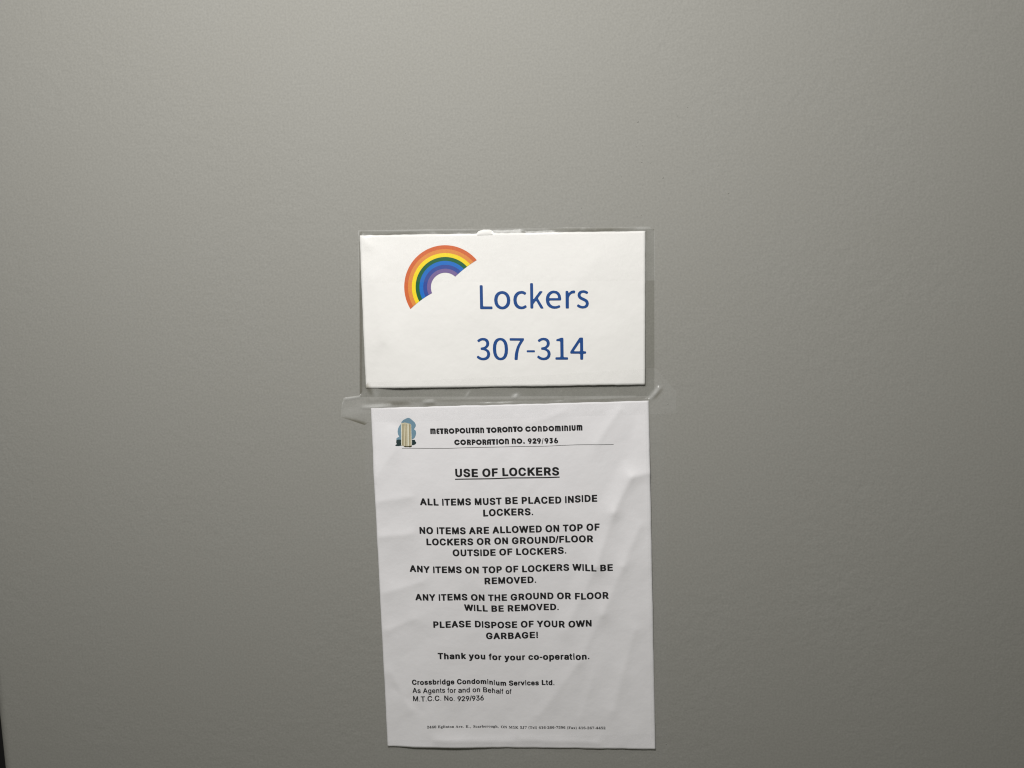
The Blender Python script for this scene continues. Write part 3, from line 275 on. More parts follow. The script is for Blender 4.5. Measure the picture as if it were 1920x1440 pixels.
        '5': '348,2 476,0 631,15 740,40 833,77 917,133 974,204 994,259 999,345 970,440 929,491 849,546 776,576 678,602 569,616 453,621 251,611 274,823 306,830 717,827 755,808 795,737 918,734 937,757 926,979 910,996 143,999 108,984 48,516 151,488 352,511 507,494 593,452 643,375 650,299 620,204 569,153 499,126 383,116 287,138 222,194 196,264 182,274 81,264 17,224 0,178 6,138 29,103 72,68 182,24',
        '6': '456,0 637,4 728,21 811,50 884,95 932,140 990,249 999,354 973,448 928,508 838,568 743,601 584,617 449,609 335,585 322,593 341,698 381,786 443,857 509,890 584,898 643,877 678,822 695,742 713,729 856,743 941,787 965,847 933,917 856,964 742,992 645,999 471,992 373,973 283,939 195,887 115,812 56,722 23,638 0,503 4,384 32,264 64,199 137,115 230,55 328,20;517,109 471,118 434,137 378,194 334,299 317,429 320,456 344,473 411,499 501,514 562,506 622,473 659,419 675,349 674,269 644,174 592,124',
        '7': '259,2 423,0 452,17 993,905 999,981 985,997 49,999 16,991 0,721 3,701 19,692 142,696 180,798 228,822 730,828 759,818 255,32 248,12',
        '9': '333,2 433,0 562,11 675,41 763,82 834,132 900,202 948,282 981,376 999,486 995,631 966,746 931,810 869,880 796,933 690,976 569,999 366,997 275,979 207,955 142,920 66,855 31,805 8,741 0,656 28,546 76,486 170,426 298,390 418,382 539,394 660,438 674,431 657,317 607,207 516,129 411,106 313,122 246,162 187,237 169,245 117,235 71,204 57,167 63,127 109,67 203,22;494,500 426,511 373,541 337,601 324,681 336,771 368,835 417,875 486,892 569,871 625,820 669,721 682,631 680,581 637,537 569,508',
        'A': '10,3 311,6 311,54 230,74 211,92 204,118 257,264 284,278 549,278 570,270 629,108 621,87 604,75 520,55 515,18 528,1 977,0 999,10 996,55 934,86 895,150 535,974 517,996 479,999 462,984 112,144 73,84 2,50 0,18;306,358 299,365 304,386 401,622 414,634 529,365 512,357',
        'E': '10,3 903,0 935,8 999,298 998,318 986,326 935,320 874,218 815,157 703,103 585,84 474,85 432,107 421,164 421,454 432,475 509,467 574,438 621,368 644,266 662,256 691,256 706,282 703,753 680,763 647,755 612,647 560,583 491,556 426,555 421,851 429,900 462,920 562,924 668,912 733,893 786,863 827,816 872,696 915,689 930,712 930,975 921,995 38,999 10,991 6,964 14,946 91,929 122,905 139,857 144,787 140,137 127,99 107,78 4,51 0,19',
        'F': '12,3 610,0 641,8 645,40 636,55 514,75 487,89 466,115 453,196 453,465 469,478 527,473 614,438 662,373 694,265 713,256 754,260 760,749 739,765 694,757 658,653 604,589 533,561 462,556 453,577 460,900 488,921 584,926 700,917 787,894 842,864 875,830 933,696 983,689 999,712 999,975 989,995 32,999 1,991 6,945 90,926 125,905 151,824 148,153 135,110 115,87 4,51 0,19',
        'J': '300,1 378,0 568,21 706,76 790,166 820,298 825,879 841,912 866,929 992,954 999,983 985,997 286,999 255,990 260,954 408,926 440,902 456,865 454,129 437,96 400,74 347,67 295,77 281,100 319,162 312,223 265,261 179,280 103,275 49,254 9,214 0,171 26,105 94,53 179,20',
        'K': '9,0 456,3 456,51 373,80 348,135 344,415 363,444 403,399 613,97 612,75 600,65 524,53 517,27 524,1 992,1 999,16 996,48 933,73 896,108 525,619 723,846 787,896 841,925 929,946 936,964 933,991 909,999 543,995 536,975 541,948 631,926 643,910 639,883 587,809 353,551 346,555 343,576 350,883 378,924 455,948 456,993 36,999 7,993 8,948 70,928 97,905 114,824 111,135 102,102 85,79 3,48 0,16',
        'M': '7,3 251,0 268,13 263,55 189,82 176,105 168,142 169,761 185,727 414,17 423,3 446,0 467,19 712,779 718,744 717,148 708,105 695,83 626,53 625,8 642,0 993,4 999,19 997,51 932,78 916,105 910,137 907,819 911,867 923,905 944,926 993,945 996,991 977,999 712,993 504,363 491,381 294,991 271,999 6,993 2,964 10,944 67,927 87,906 100,819 97,142 88,105 73,83 2,51 0,19',
        'N': '827,0 871,0 881,16 886,868 895,899 914,922 999,948 999,992 978,999 695,999 668,988 672,946 759,923 778,904 788,878 794,458 786,433 314,994 8,995 0,978 6,946 55,920 122,836 123,195 105,111 77,90 6,74 0,48 6,27 312,21 328,24 337,37 331,74 242,99 224,121 214,153 216,719 232,710',
        'O': '446,0 559,1 648,18 742,56 820,108 893,180 941,252 978,340 999,443 999,556 980,654 945,742 890,824 823,891 742,945 653,981 554,999 455,999 351,980 259,943 184,894 108,819 57,742 23,659 3,562 0,469 19,350 55,258 106,180 179,107 257,55 341,20;460,72 409,93 372,123 312,216 281,319 265,500 280,685 325,824 398,905 502,931 544,925 596,902 632,871 671,814 717,680 731,479 717,309 671,170 596,91 507,68',
        'S': '14,0 73,0 111,36 142,43 402,1 540,1 639,11 746,35 817,62 884,100 941,150 990,237 999,320 978,408 938,463 869,517 777,563 351,712 288,758 268,809 290,871 348,912 433,933 547,929 638,902 700,870 794,789 857,686 922,680 938,712 938,974 922,997 861,998 823,966 792,960 517,999 348,995 272,979 188,949 76,866 32,789 20,712 38,629 77,572 157,509 233,468 639,318 703,263 719,207 689,140 609,90 494,73 356,88 274,119 195,178 148,237 88,358 19,365 0,341 0,21',
        'T': '209,3 765,0 794,8 794,51 679,79 656,105 644,142 640,916 655,927 752,915 839,873 901,798 935,690 984,683 999,706 999,975 990,995 33,999 4,991 0,706 15,683 66,690 100,798 168,878 222,908 277,923 338,929 353,916 349,142 336,105 314,81 204,53 198,19',
        'a': '722,0 805,2 877,22 940,59 999,119 971,171 908,164 892,186 888,692 872,796 841,863 790,922 734,957 560,999 363,998 181,946 89,878 44,803 42,699 81,632 125,605 189,595 252,603 299,627 339,673 350,729 342,773 300,848 303,870 347,897 418,904 501,885 543,840 560,759 559,632 544,616 220,503 75,409 27,350 2,283 0,178 25,112 102,36 189,5 260,0 370,15 450,41 560,105 647,18;410,163 375,178 348,223 339,290 354,372 426,461 481,496 552,511 556,238 481,175',
        'b': '114,0 155,1 293,71 410,22 497,4 621,4 723,25 808,63 890,123 946,189 986,279 999,379 986,479 943,568 868,643 766,693 635,712 541,703 424,658 410,659 406,978 388,998 32,999 10,995 0,983 10,947 61,936 85,920 100,868 101,26;497,78 461,86 430,110 408,179 407,526 422,563 446,585 490,604 534,608 577,602 617,584 662,526 686,426 686,294 667,184 628,114 577,82',
        'c': '459,0 653,9 781,47 899,117 999,215 982,244 936,266 772,183 689,172 607,183 525,221 474,266 413,370 380,511 385,703 424,822 484,881 562,900 627,881 647,836 662,705 726,647 799,632 872,639 930,666 966,711 974,799 931,888 817,963 698,993 543,999 443,987 260,919 108,792 49,703 12,600 0,489 12,370 42,281 103,185 176,111 254,59 342,22',
        'e': '450,0 652,12 780,56 905,141 999,252 980,281 926,306 798,213 670,184 552,208 458,289 412,385 406,513 962,519 997,541 973,718 909,837 798,933 716,970 625,991 524,999 415,990 333,970 238,926 126,837 74,770 37,703 6,592 0,474 15,363 45,274 104,178 171,111 260,52 342,19;406,628 391,644 398,740 433,844 497,894 543,900 593,889 632,852 650,807 662,637 634,626',
        'g': '342,0 562,1 755,27 883,74 966,139 991,192 990,278 957,337 902,374 835,398 747,414 362,429 323,444 312,465 330,492 378,513 659,529 747,552 835,598 894,657 915,706 911,791 874,866 979,873 996,881 999,951 985,967 723,971 498,999 370,994 274,978 177,947 89,893 49,850 24,764 44,679 97,619 234,545 97,477 40,422 29,374 43,326 131,257 21,198 0,134 37,80 115,37 233,9;394,75 290,95 234,128 228,176 282,220 683,221 755,209 786,187 778,134 715,97 586,75;466,588 418,598 379,631 350,764 379,887 418,919 474,929 530,917 564,887 589,807 590,727 561,625 522,596',
        'h': '11,3 447,0 477,8 478,46 414,72 395,115 394,502 447,555 531,581 581,570 605,529 612,153 600,89 578,67 524,50 522,8 552,0 969,0 999,13 993,51 931,72 912,110 909,465 879,594 842,645 771,686 665,704 552,695 489,676 411,631 397,632 394,975 376,998 30,999 4,986 9,951 80,919 94,868 93,121 72,74 1,46 0,13',
        'i': '26,3 929,0 999,13 988,49 866,71 829,103 819,652 792,673 80,676 21,666 21,630 168,601 197,547 195,114 153,72 6,46 0,18;442,768 651,775 747,800 818,842 833,890 808,932 739,967 622,993 505,999 379,990 276,964 206,921 191,874 224,826 299,792',
        'l': '26,3 929,0 999,13 986,51 854,78 821,132 819,975 783,998 80,999 17,986 30,948 171,921 197,867 196,121 153,73 6,47 0,19',
        'n': '13,4 449,0 479,11 481,65 416,103 397,164 396,712 449,788 534,823 583,808 607,750 615,217 602,126 580,95 526,70 524,11 569,0 972,0 999,11 997,72 937,100 916,149 911,674 894,811 842,918 763,979 661,999 541,981 491,959 406,894 394,956 378,973 10,966 7,910 79,865 95,781 94,164 72,103 3,66 0,27',
        'o': '439,3 525,0 647,17 744,53 817,99 891,169 940,239 981,335 999,424 987,638 912,800 839,881 765,933 686,970 598,991 500,999 370,985 272,951 194,904 113,830 62,756 6,586 0,475 15,365 49,269 99,188 167,116 256,55 354,17;476,99 411,136 369,232 354,372 354,616 371,771 391,837 435,890 508,908 582,878 630,785 650,623 650,350 632,210 607,151 549,103',
        'r': '16,4 626,0 664,11 660,73 541,103 507,149 511,668 554,752 617,788 662,776 724,713 777,686 884,686 945,714 987,768 999,836 979,913 928,967 839,999 715,995 611,951 502,866 486,959 466,976 48,978 14,966 13,911 102,870 119,791 118,164 93,104 4,66 0,27',
        't': '435,0 646,6 789,36 924,102 999,175 963,198 895,205 800,149 729,135 670,147 646,175 636,632 670,646 919,650 937,717 907,741 670,743 640,751 634,977 619,994 587,999 516,990 333,875 17,720 0,700 8,655 112,645 134,632 136,169 159,102 205,56 266,28',
        'u': '307,3 365,0 456,17 597,105 610,18 632,3 999,79 999,139 927,173 905,223 902,965 891,994 526,999 500,988 503,927 576,900 601,844 607,276 599,246 562,204 477,171 442,177 414,199 391,268 385,988 344,999 28,999 1,988 0,934 67,897 89,836 92,336 118,155 147,91 197,41 260,10',
        'v': '467,2 522,0 546,18 884,828 926,891 997,935 999,980 986,995 688,999 654,988 657,929 744,901 763,859 609,486 585,513 450,866 467,905 546,929 546,990 40,999 0,985 4,927 64,897 104,836 444,33',
        'x': '14,4 371,9 374,66 295,97 283,137 339,230 426,328 551,129 542,95 468,66 465,27 479,4 968,0 998,12 999,66 922,131 640,589 844,848 973,933 979,972 968,994 612,990 612,927 689,905 704,878 675,823 573,701 550,718 457,878 465,902 534,932 538,972 524,995 30,999 1,987 2,925 67,886 109,839 352,441 162,186 85,116 7,71 0,27',
        '(': '626,2 946,0 992,6 996,14 690,161 523,291 435,429 435,563 474,643 572,752 755,873 999,982 992,994 946,999 619,996 368,903 134,760 42,656 0,568 6,404 134,232 336,107 465,52',
        ')': '28,0 382,1 651,101 775,168 878,248 962,348 999,437 974,617 855,764 647,894 413,987 335,999 41,999 0,987 265,861 435,743 549,592 566,441 525,353 416,235 242,122 11,17',
        ',': '33,6 411,0 491,34 939,764 999,921 934,989 389,999 298,965 0,63',
        '.': '390,0 739,42 869,129 967,284 999,517 963,749 847,912 685,999 281,990 142,904 35,749 0,491 44,258 173,90',
    },
    'bau': {
        'M': '17,1 259,0 276,3 284,11 288,34 288,666 300,696 313,706 330,709 347,705 360,695 372,659 373,34 378,8 401,0 605,0 625,3 633,11 637,34 637,659 649,695 662,705 679,709 696,706 710,696 721,666 722,34 725,11 733,3 754,0 970,0 993,8 999,34 999,764 989,814 975,853 948,896 920,928 848,976 808,990 757,999 73,999 42,993 19,978 3,952 0,919 0,31 3,11',
        'N': '23,1 348,0 371,3 383,11 387,34 389,626 399,661 422,686 460,703 502,710 540,705 579,689 604,666 615,639 617,34 621,11 637,2 675,0 964,0 983,3 994,11 999,34 999,656 990,715 952,797 905,853 833,909 731,959 619,989 521,999 77,999 35,989 9,968 0,932 0,31 5,11',
        'A': '22,1 329,0 360,5 370,28 371,241 381,255 403,256 591,256 611,251 615,235 616,24 620,11 630,3 958,0 980,2 993,9 999,34 999,929 989,961 962,986 932,997 901,999 425,999 355,993 281,976 203,947 133,904 81,859 25,777 0,689 0,28 4,11;421,448 412,455 410,468 412,702 434,710 605,708 613,702 615,689 613,455 591,447',
        'U': '415,1 561,0 611,4 684,16 765,43 829,74 893,120 932,159 968,212 989,264 999,320 999,968 995,988 983,996 661,999 638,996 627,988 622,965 620,376 611,344 587,317 550,297 502,289 452,296 417,314 393,337 379,374 377,965 372,988 356,997 320,999 34,999 16,996 4,988 0,965 0,320 21,232 46,189 82,143 131,100 175,71 225,46 293,22 347,10',
        'O': '462,1 521,0 565,4 659,26 753,69 829,124 891,189 946,274 980,363 993,419 999,472 995,564 974,656 937,741 882,820 807,894 716,950 625,983 528,999 434,995 336,972 246,930 167,873 103,804 50,718 15,623 0,528 4,436 25,343 62,258 117,179 189,108 277,53 371,17;462,297 423,307 383,327 345,357 321,386 302,419 289,459 285,501 289,542 302,581 324,618 353,649 389,676 423,692 465,703 525,703 554,699 591,685 626,666 657,639 681,609 700,573 712,528 714,488 710,457 697,419 678,386 656,359 621,330 584,311 540,298',
        'C': '470,1 546,0 643,16 741,52 807,91 880,152 931,215 972,284 999,356 996,369 977,380 731,446 719,438 697,396 675,366 628,327 564,300 486,295 444,304 400,323 360,353 332,385 309,426 297,473 296,514 303,554 319,593 350,636 380,662 419,685 456,698 489,703 542,703 586,692 622,675 651,656 678,629 709,585 725,578 958,674 977,689 977,702 965,728 924,794 880,847 816,901 753,940 684,970 612,990 542,999 445,995 347,973 262,936 215,907 174,875 139,843 108,807 56,728 18,633 0,527 0,471 6,425 30,330 75,238 133,162 206,98 281,52 379,16',
        'E': '364,1 948,0 978,3 996,15 999,232 989,255 948,262 575,263 554,268 547,284 548,376 562,389 954,391 983,396 996,406 999,577 984,599 948,604 575,605 554,610 547,626 548,721 562,735 954,737 978,740 993,748 999,971 993,988 972,997 394,999 292,989 207,970 122,935 61,892 20,843 0,777 0,218 11,172 54,113 129,60 232,22 298,9',
        'T': '323,1 792,0 814,3 825,11 829,34 829,705 834,715 844,719 971,720 995,731 999,971 995,988 984,996 954,999 41,999 15,996 4,988 0,754 7,728 37,720 281,720 294,716 300,708 301,28 305,11',
        'I': '57,1 914,0 968,4 992,14 999,968 988,988 949,997 85,999 31,995 7,985 0,31 11,11',
        'L': '482,1 933,0 982,5 999,28 997,225 988,235 961,242 665,243 644,246 635,255 633,965 626,988 609,996 574,999 38,998 7,988 0,968 4,209 64,133 165,71 313,23 390,10',
        'P': '22,1 347,0 376,5 385,15 387,28 387,297 392,314 407,318 502,316 571,321 648,335 726,357 790,385 851,419 893,452 936,495 974,554 992,603 999,669 988,728 960,787 921,836 859,890 790,930 730,956 661,976 575,993 515,998 41,999 19,997 6,990 0,965 0,31 4,11;523,563 483,577 450,603 433,636 434,672 450,702 490,731 528,742 584,741 619,728 653,702 670,669 669,633 653,603 613,573 575,563',
        'R': '22,1 358,0 388,8 395,31 396,340 406,353 429,355 495,354 510,343 577,24 592,5 622,0 961,0 983,1 997,8 999,31 854,452 859,465 932,537 962,590 980,659 975,725 947,794 906,846 838,903 776,938 724,959 653,980 521,998 37,999 15,996 4,988 0,961 0,31 4,11;512,603 474,616 447,639 436,662 438,698 456,725 487,744 521,752 565,751 600,737 627,714 637,689 635,656 618,630 587,610 556,602',
        'D': '19,1 429,0 520,10 589,26 688,62 772,109 845,165 900,225 954,310 988,402 999,494 988,596 954,688 900,774 826,850 738,911 665,946 601,970 475,995 421,999 36,999 17,997 6,990 0,965 0,31 4,11;353,261 345,268 343,281 345,731 360,739 440,740 513,728 562,708 593,690 635,654 662,620 684,575 697,524 698,481 688,435 673,399 646,358 601,315 569,294 524,274 479,264 440,259',
        '9': '309,1 650,0 672,2 685,8 999,600 995,682 983,735 953,797 909,850 844,903 792,933 728,961 629,988 534,999 457,999 345,983 247,953 165,912 93,857 43,797 12,732 0,659 12,584 43,518 97,455 165,404 255,359 363,329 470,315 479,311 474,294 297,28 294,11;449,567 393,584 354,612 330,653 327,692 350,738 387,768 440,786 491,788 551,771 590,743 614,702 617,663 595,617 557,587 500,568',
        '6': '456,1 538,0 637,12 736,39 809,72 891,129 931,169 969,225 994,294 999,363 983,428 952,488 895,550 830,598 744,640 637,670 530,684 520,688 525,705 703,971 706,988 689,998 349,999 328,997 315,991 0,396 5,313 21,254 52,195 105,136 173,85 259,42 367,12;504,211 449,228 410,256 386,297 383,336 405,382 443,412 495,430 547,432 606,415 646,387 669,346 672,307 650,261 613,231 555,212',
        '2': '22,1 956,0 983,3 995,11 999,238 996,255 988,264 961,269 633,269 609,274 617,288 743,397 838,448 904,501 953,564 980,630 985,679 980,725 963,771 940,810 907,850 866,886 824,914 761,946 656,980 561,996 452,999 347,987 256,963 170,927 97,880 41,824 13,781 0,745 0,636 4,623 15,615 247,612 283,615 294,626 293,676 315,712 356,738 406,749 456,745 504,725 533,695 545,656 538,629 520,603 486,580 416,557 402,501 324,441 97,277 74,270 20,267 4,258 0,24 6,9',
        '3': '384,1 476,0 568,9 655,26 737,52 818,90 878,129 937,185 972,238 990,281 999,333 993,389 974,442 948,485 909,527 864,564 788,610 781,619 885,737 925,755 936,767 937,975 930,990 915,997 74,999 48,996 33,984 31,777 43,755 74,750 390,749 416,744 408,731 356,688 314,669 293,636 177,540 171,521 201,511 288,507 323,486 390,475 431,462 461,446 487,424 504,379 492,344 462,317 423,297 369,283 280,281 165,308 38,308 12,303 0,281 3,133 17,116 58,90 165,43 267,16',
        '/': '45,0 276,0 311,6 336,22 998,968 999,990 957,999 726,999 689,993 667,980 8,38 0,13',
        '.': '434,3 544,0 643,20 809,106 885,179 944,268 998,444 999,544 979,643 944,731 885,820 731,944 555,998 455,999 356,979 268,944 179,885 55,731 1,555 0,455 20,356 106,190 257,61',
    },
}

# ------------------------------------------------------------------ materials
def nodes(name):
    m = bpy.data.materials.new(name)
    m.use_nodes = True
    return m, m.node_tree.nodes, m.node_tree.links, m.node_tree.nodes['Principled BSDF']

def ink(name, rgb, rough=0.55):
    m, n, l, b = nodes(name)
    tc = n.new('ShaderNodeTexCoord')
    nz = n.new('ShaderNodeTexNoise'); nz.inputs['Scale'].default_value = 900; nz.inputs['Detail'].default_value = 3
    l.new(tc.outputs['Object'], nz.inputs['Vector'])
    mx = n.new('ShaderNodeMixRGB')
    mx.inputs[1].default_value = (*[c * 0.86 for c in rgb], 1)
    mx.inputs[2].default_value = (*[min(1, c * 1.14 + 0.004) for c in rgb], 1)
    l.new(nz.outputs['Fac'], mx.inputs[0])
    l.new(mx.outputs[0], b.inputs['Base Color'])
    b.inputs['Roughness'].default_value = rough
    b.inputs['Specular IOR Level'].default_value = 0.3
    return m

def paper_mat(name, rgb, seed):
    m, n, l, b = nodes(name)
    tc = n.new('ShaderNodeTexCoord')
    mp = n.new('ShaderNodeMapping'); mp.inputs['Location'].default_value = (seed, seed * 1.7, seed * .3)
    l.new(tc.outputs['Object'], mp.inputs['Vector'])
    a = n.new('ShaderNodeTexNoise'); a.inputs['Scale'].default_value = 45; a.inputs['Detail'].default_value = 5
    l.new(mp.outputs[0], a.inputs['Vector'])
    cr = n.new('ShaderNodeMixRGB')
    cr.inputs[1].default_value = (*[c * 0.975 for c in rgb], 1)
    cr.inputs[2].default_value = (*[min(c * 1.02, .9) for c in rgb], 1)
    l.new(a.outputs['Fac'], cr.inputs[0])
    l.new(cr.outputs[0], b.inputs['Base Color'])
    f = n.new('ShaderNodeTexNoise'); f.inputs['Scale'].default_value = 1100; f.inputs['Detail'].default_value = 4
    l.new(mp.outputs[0], f.inputs['Vector'])
    g = n.new('ShaderNodeTexNoise'); g.inputs['Scale'].default_value = 130; g.inputs['Detail'].default_value = 3
    l.new(mp.outputs[0], g.inputs['Vector'])
    b1 = n.new('ShaderNodeBump'); b1.inputs['Strength'].default_value = 0.35; b1.inputs['Distance'].default_value = 0.00005
    b2 = n.new('ShaderNodeBump'); b2.inputs['Strength'].default_value = 0.55; b2.inputs['Distance'].default_value = 0.00048
    l.new(f.outputs['Fac'], b1.inputs['Height'])
    l.new(g.outputs['Fac'], b2.inputs['Height'])
    l.new(b2.outputs[0], b1.inputs['Normal'])
    l.new(b1.outputs[0], b.inputs['Normal'])
    b.inputs['Roughness'].default_value = 0.62
    b.inputs['Specular IOR Level'].default_value = 0.35
    return m

def wall_mat():
    m, n, l, b = nodes('grey_wall_paint')
    tc = n.new('ShaderNodeTexCoord')
    big = n.new('ShaderNodeTexNoise'); big.inputs['Scale'].default_value = 14; big.inputs['Detail'].default_value = 6
    fin = n.new('ShaderNodeTexNoise'); fin.inputs['Scale'].default_value = 620; fin.inputs['Detail'].default_value = 5
    mid = n.new('ShaderNodeTexNoise'); mid.inputs['Scale'].default_value = 260; mid.inputs['Detail'].default_value = 4
    for t in (big, fin, mid):
        l.new(tc.outputs['Object'], t.inputs['Vector'])
    c1 = n.new('ShaderNodeMixRGB')
    c1.inputs[1].default_value = (0.306, 0.298, 0.274, 1)
    c1.inputs[2].default_value = (0.312, 0.307, 0.287, 1)
    l.new(big.outputs['Fac'], c1.inputs[0])
    grain = n.new('ShaderNodeValToRGB')
    grain.color_ramp.elements[0].position = 0.30; grain.color_ramp.elements[0].color = (0.83, 0.83, 0.83, 1)
    grain.color_ramp.elements[1].position = 0.70; grain.color_ramp.elements[1].color = (1.0, 1.0, 1.0, 1)
    l.new(fin.outputs['Fac'], grain.inputs[0])
    c2 = n.new('ShaderNodeMixRGB'); c2.blend_type = 'MULTIPLY'; c2.inputs[0].default_value = 0.8
    l.new(c1.outputs[0], c2.inputs[1]); l.new(grain.outputs[0], c2.inputs[2])
    l.new(c2.outputs[0], b.inputs['Base Color'])
    patch = n.new('ShaderNodeTexNoise'); patch.inputs['Scale'].default_value = 7; patch.inputs['Detail'].default_value = 2
    l.new(tc.outputs['Object'], patch.inputs['Vector'])
    pr_ = n.new('ShaderNodeMapRange'); pr_.inputs['From Min'].default_value = 0.38; pr_.inputs['From Max'].default_value = 0.66
    pr_.inputs['To Min'].default_value = 0.15; pr_.inputs['To Max'].default_value = 1.0
    l.new(patch.outputs['Fac'], pr_.inputs['Value'])
    b0 = n.new('ShaderNodeBump'); b0.inputs['Distance'].default_value = 0.00055
    soft = n.new('ShaderNodeTexNoise'); soft.inputs['Scale'].default_value = 95; soft.inputs['Detail'].default_value = 2
    l.new(tc.outputs['Object'], soft.inputs['Vector'])
    l.new(soft.outputs['Fac'], b0.inputs['Height']); l.new(pr_.outputs[0], b0.inputs['Strength'])
    b1 = n.new('ShaderNodeBump'); b1.inputs['Distance'].default_value = 0.00030
    l.new(pr_.outputs[0], b1.inputs['Strength']); l.new(b0.outputs[0], b1.inputs['Normal'])
    b2 = n.new('ShaderNodeBump'); b2.inputs['Strength'].default_value = 0.5; b2.inputs['Distance'].default_value = 0.00012
    l.new(mid.outputs['Fac'], b1.inputs['Height']); l.new(fin.outputs['Fac'], b2.inputs['Height'])
    l.new(b1.outputs[0], b2.inputs['Normal']); l.new(b2.outputs[0], b.inputs['Normal'])
    b.inputs['Roughness'].default_value = 0.72
    b.inputs['Specular IOR Level'].default_value = 0.25
    return m

def film(name, tint, haze, haze_rgb=(.9, .9, .89), rough=0.22, gloss=0.025, painted_tone=False):
    """thin clear plastic: mostly see-through, a little milky, glossy on top"""
    m = bpy.data.materials.new(name)
    m.use_nodes = True
    n, l = m.node_tree.nodes, m.node_tree.links
    n.clear()
    out = n.new('ShaderNodeOutputMaterial')
    tr = n.new('ShaderNodeBsdfTransparent'); tr.inputs[0].default_value = (*tint, 1)
    df = n.new('ShaderNodeBsdfDiffuse'); df.inputs[0].default_value = (*haze_rgb, 1)
    gl = n.new('ShaderNodeBsdfGlossy'); gl.inputs['Roughness'].default_value = rough
    tc = n.new('ShaderNodeTexCoord')
    nz = n.new('ShaderNodeTexNoise'); nz.inputs['Scale'].default_value = 160; nz.inputs['Detail'].default_value = 4
    l.new(tc.outputs['Object'], nz.inputs['Vector'])
    bp = n.new('ShaderNodeBump'); bp.inputs['Strength'].default_value = 0.5; bp.inputs['Distance'].default_value = 0.0003
    l.new(nz.outputs['Fac'], bp.inputs['Height'])
    l.new(bp.outputs[0], gl.inputs['Normal']); l.new(bp.outputs[0], df.inputs['Normal'])
    mr = n.new('ShaderNodeMapRange')
    mr.inputs['From Min'].default_value = 0.3; mr.inputs['From Max'].default_value = 0.7
    mr.inputs['To Min'].default_value = haze * 0.5; mr.inputs['To Max'].default_value = haze * 1.5
    l.new(nz.outputs['Fac'], mr.inputs['Value'])
    fac = mr.outputs[0]
    if painted_tone:                                   # highlights and shadow lines painted along the tape, plus milky film off paper
        mk = n.new('ShaderNodeAttribute'); mk.attribute_name = 'milk_glints'
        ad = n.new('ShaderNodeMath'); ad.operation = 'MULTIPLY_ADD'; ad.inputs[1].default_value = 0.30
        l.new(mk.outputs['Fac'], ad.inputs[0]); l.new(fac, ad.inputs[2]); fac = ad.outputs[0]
        gr = n.new('ShaderNodeAttribute'); gr.attribute_name = 'shade_lines'
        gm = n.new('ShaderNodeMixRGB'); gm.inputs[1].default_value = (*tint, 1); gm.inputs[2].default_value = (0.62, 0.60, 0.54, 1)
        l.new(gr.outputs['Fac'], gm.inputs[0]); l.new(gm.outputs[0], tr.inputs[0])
    m1 = n.new('ShaderNodeMixShader'); l.new(fac, m1.inputs[0])
    l.new(tr.outputs[0], m1.inputs[1]); l.new(df.outputs[0], m1.inputs[2])
    lw = n.new('ShaderNodeLayerWeight')
    pw = n.new('ShaderNodeMath'); pw.operation = 'POWER'; pw.inputs[1].default_value = 5.0
    l.new(lw.outputs['Facing'], pw.inputs[0])
    ma = n.new('ShaderNodeMath'); ma.operation = 'MULTIPLY_ADD'; ma.inputs[1].default_value = 0.5; ma.inputs[2].default_value = gloss
    l.new(pw.outputs[0], ma.inputs[0])
    m2 = n.new('ShaderNodeMixShader'); l.new(ma.outputs[0], m2.inputs[0])
    l.new(m1.outputs[0], m2.inputs[1]); l.new(gl.outputs[0], m2.inputs[2])
    l.new(m2.outputs[0], out.inputs['Surface'])
    return m

WALL = wall_mat()
DARK = ink('painted_gap_shade', (0.006, 0.006, 0.006), 0.9)  # darkness of the gap painted as a near-black colour
SIGN_PAPER = paper_mat('warm_white_card', (0.815, 0.800, 0.785), 3.1)
NOTICE_PAPER = paper_mat('white_copy_paper', (0.785, 0.768, 0.792), 7.7)
BLACK = ink('black_toner', (0.012, 0.012, 0.013))
GREY_LINE = ink('grey_toner', (0.10, 0.10, 0.10))
BLUE = ink('blue_printer_ink', (0.004, 0.056, 0.235))
BACKING = film('clear_backing_film', (0.865, 0.865, 0.85), 0.01)
SEAM_SHADE = film('shaded_film_edge', (0.74, 0.73, 0.70), 0.02)  # shading along the folded edge put into a darker tint
TAPE = film('packing_tape_film', (1.0, 1.0, 1.0), 0.012, gloss=0.012, painted_tone=True)
TAPE_LOOSE = film('loose_tape_film', (1.0, 1.0, 1.0), 0.014, gloss=0.016, painted_tone=True)
TAPE_THIN = film('old_tape_film', (0.99, 0.99, 0.99), 0.010, gloss=0.006, painted_tone=True)

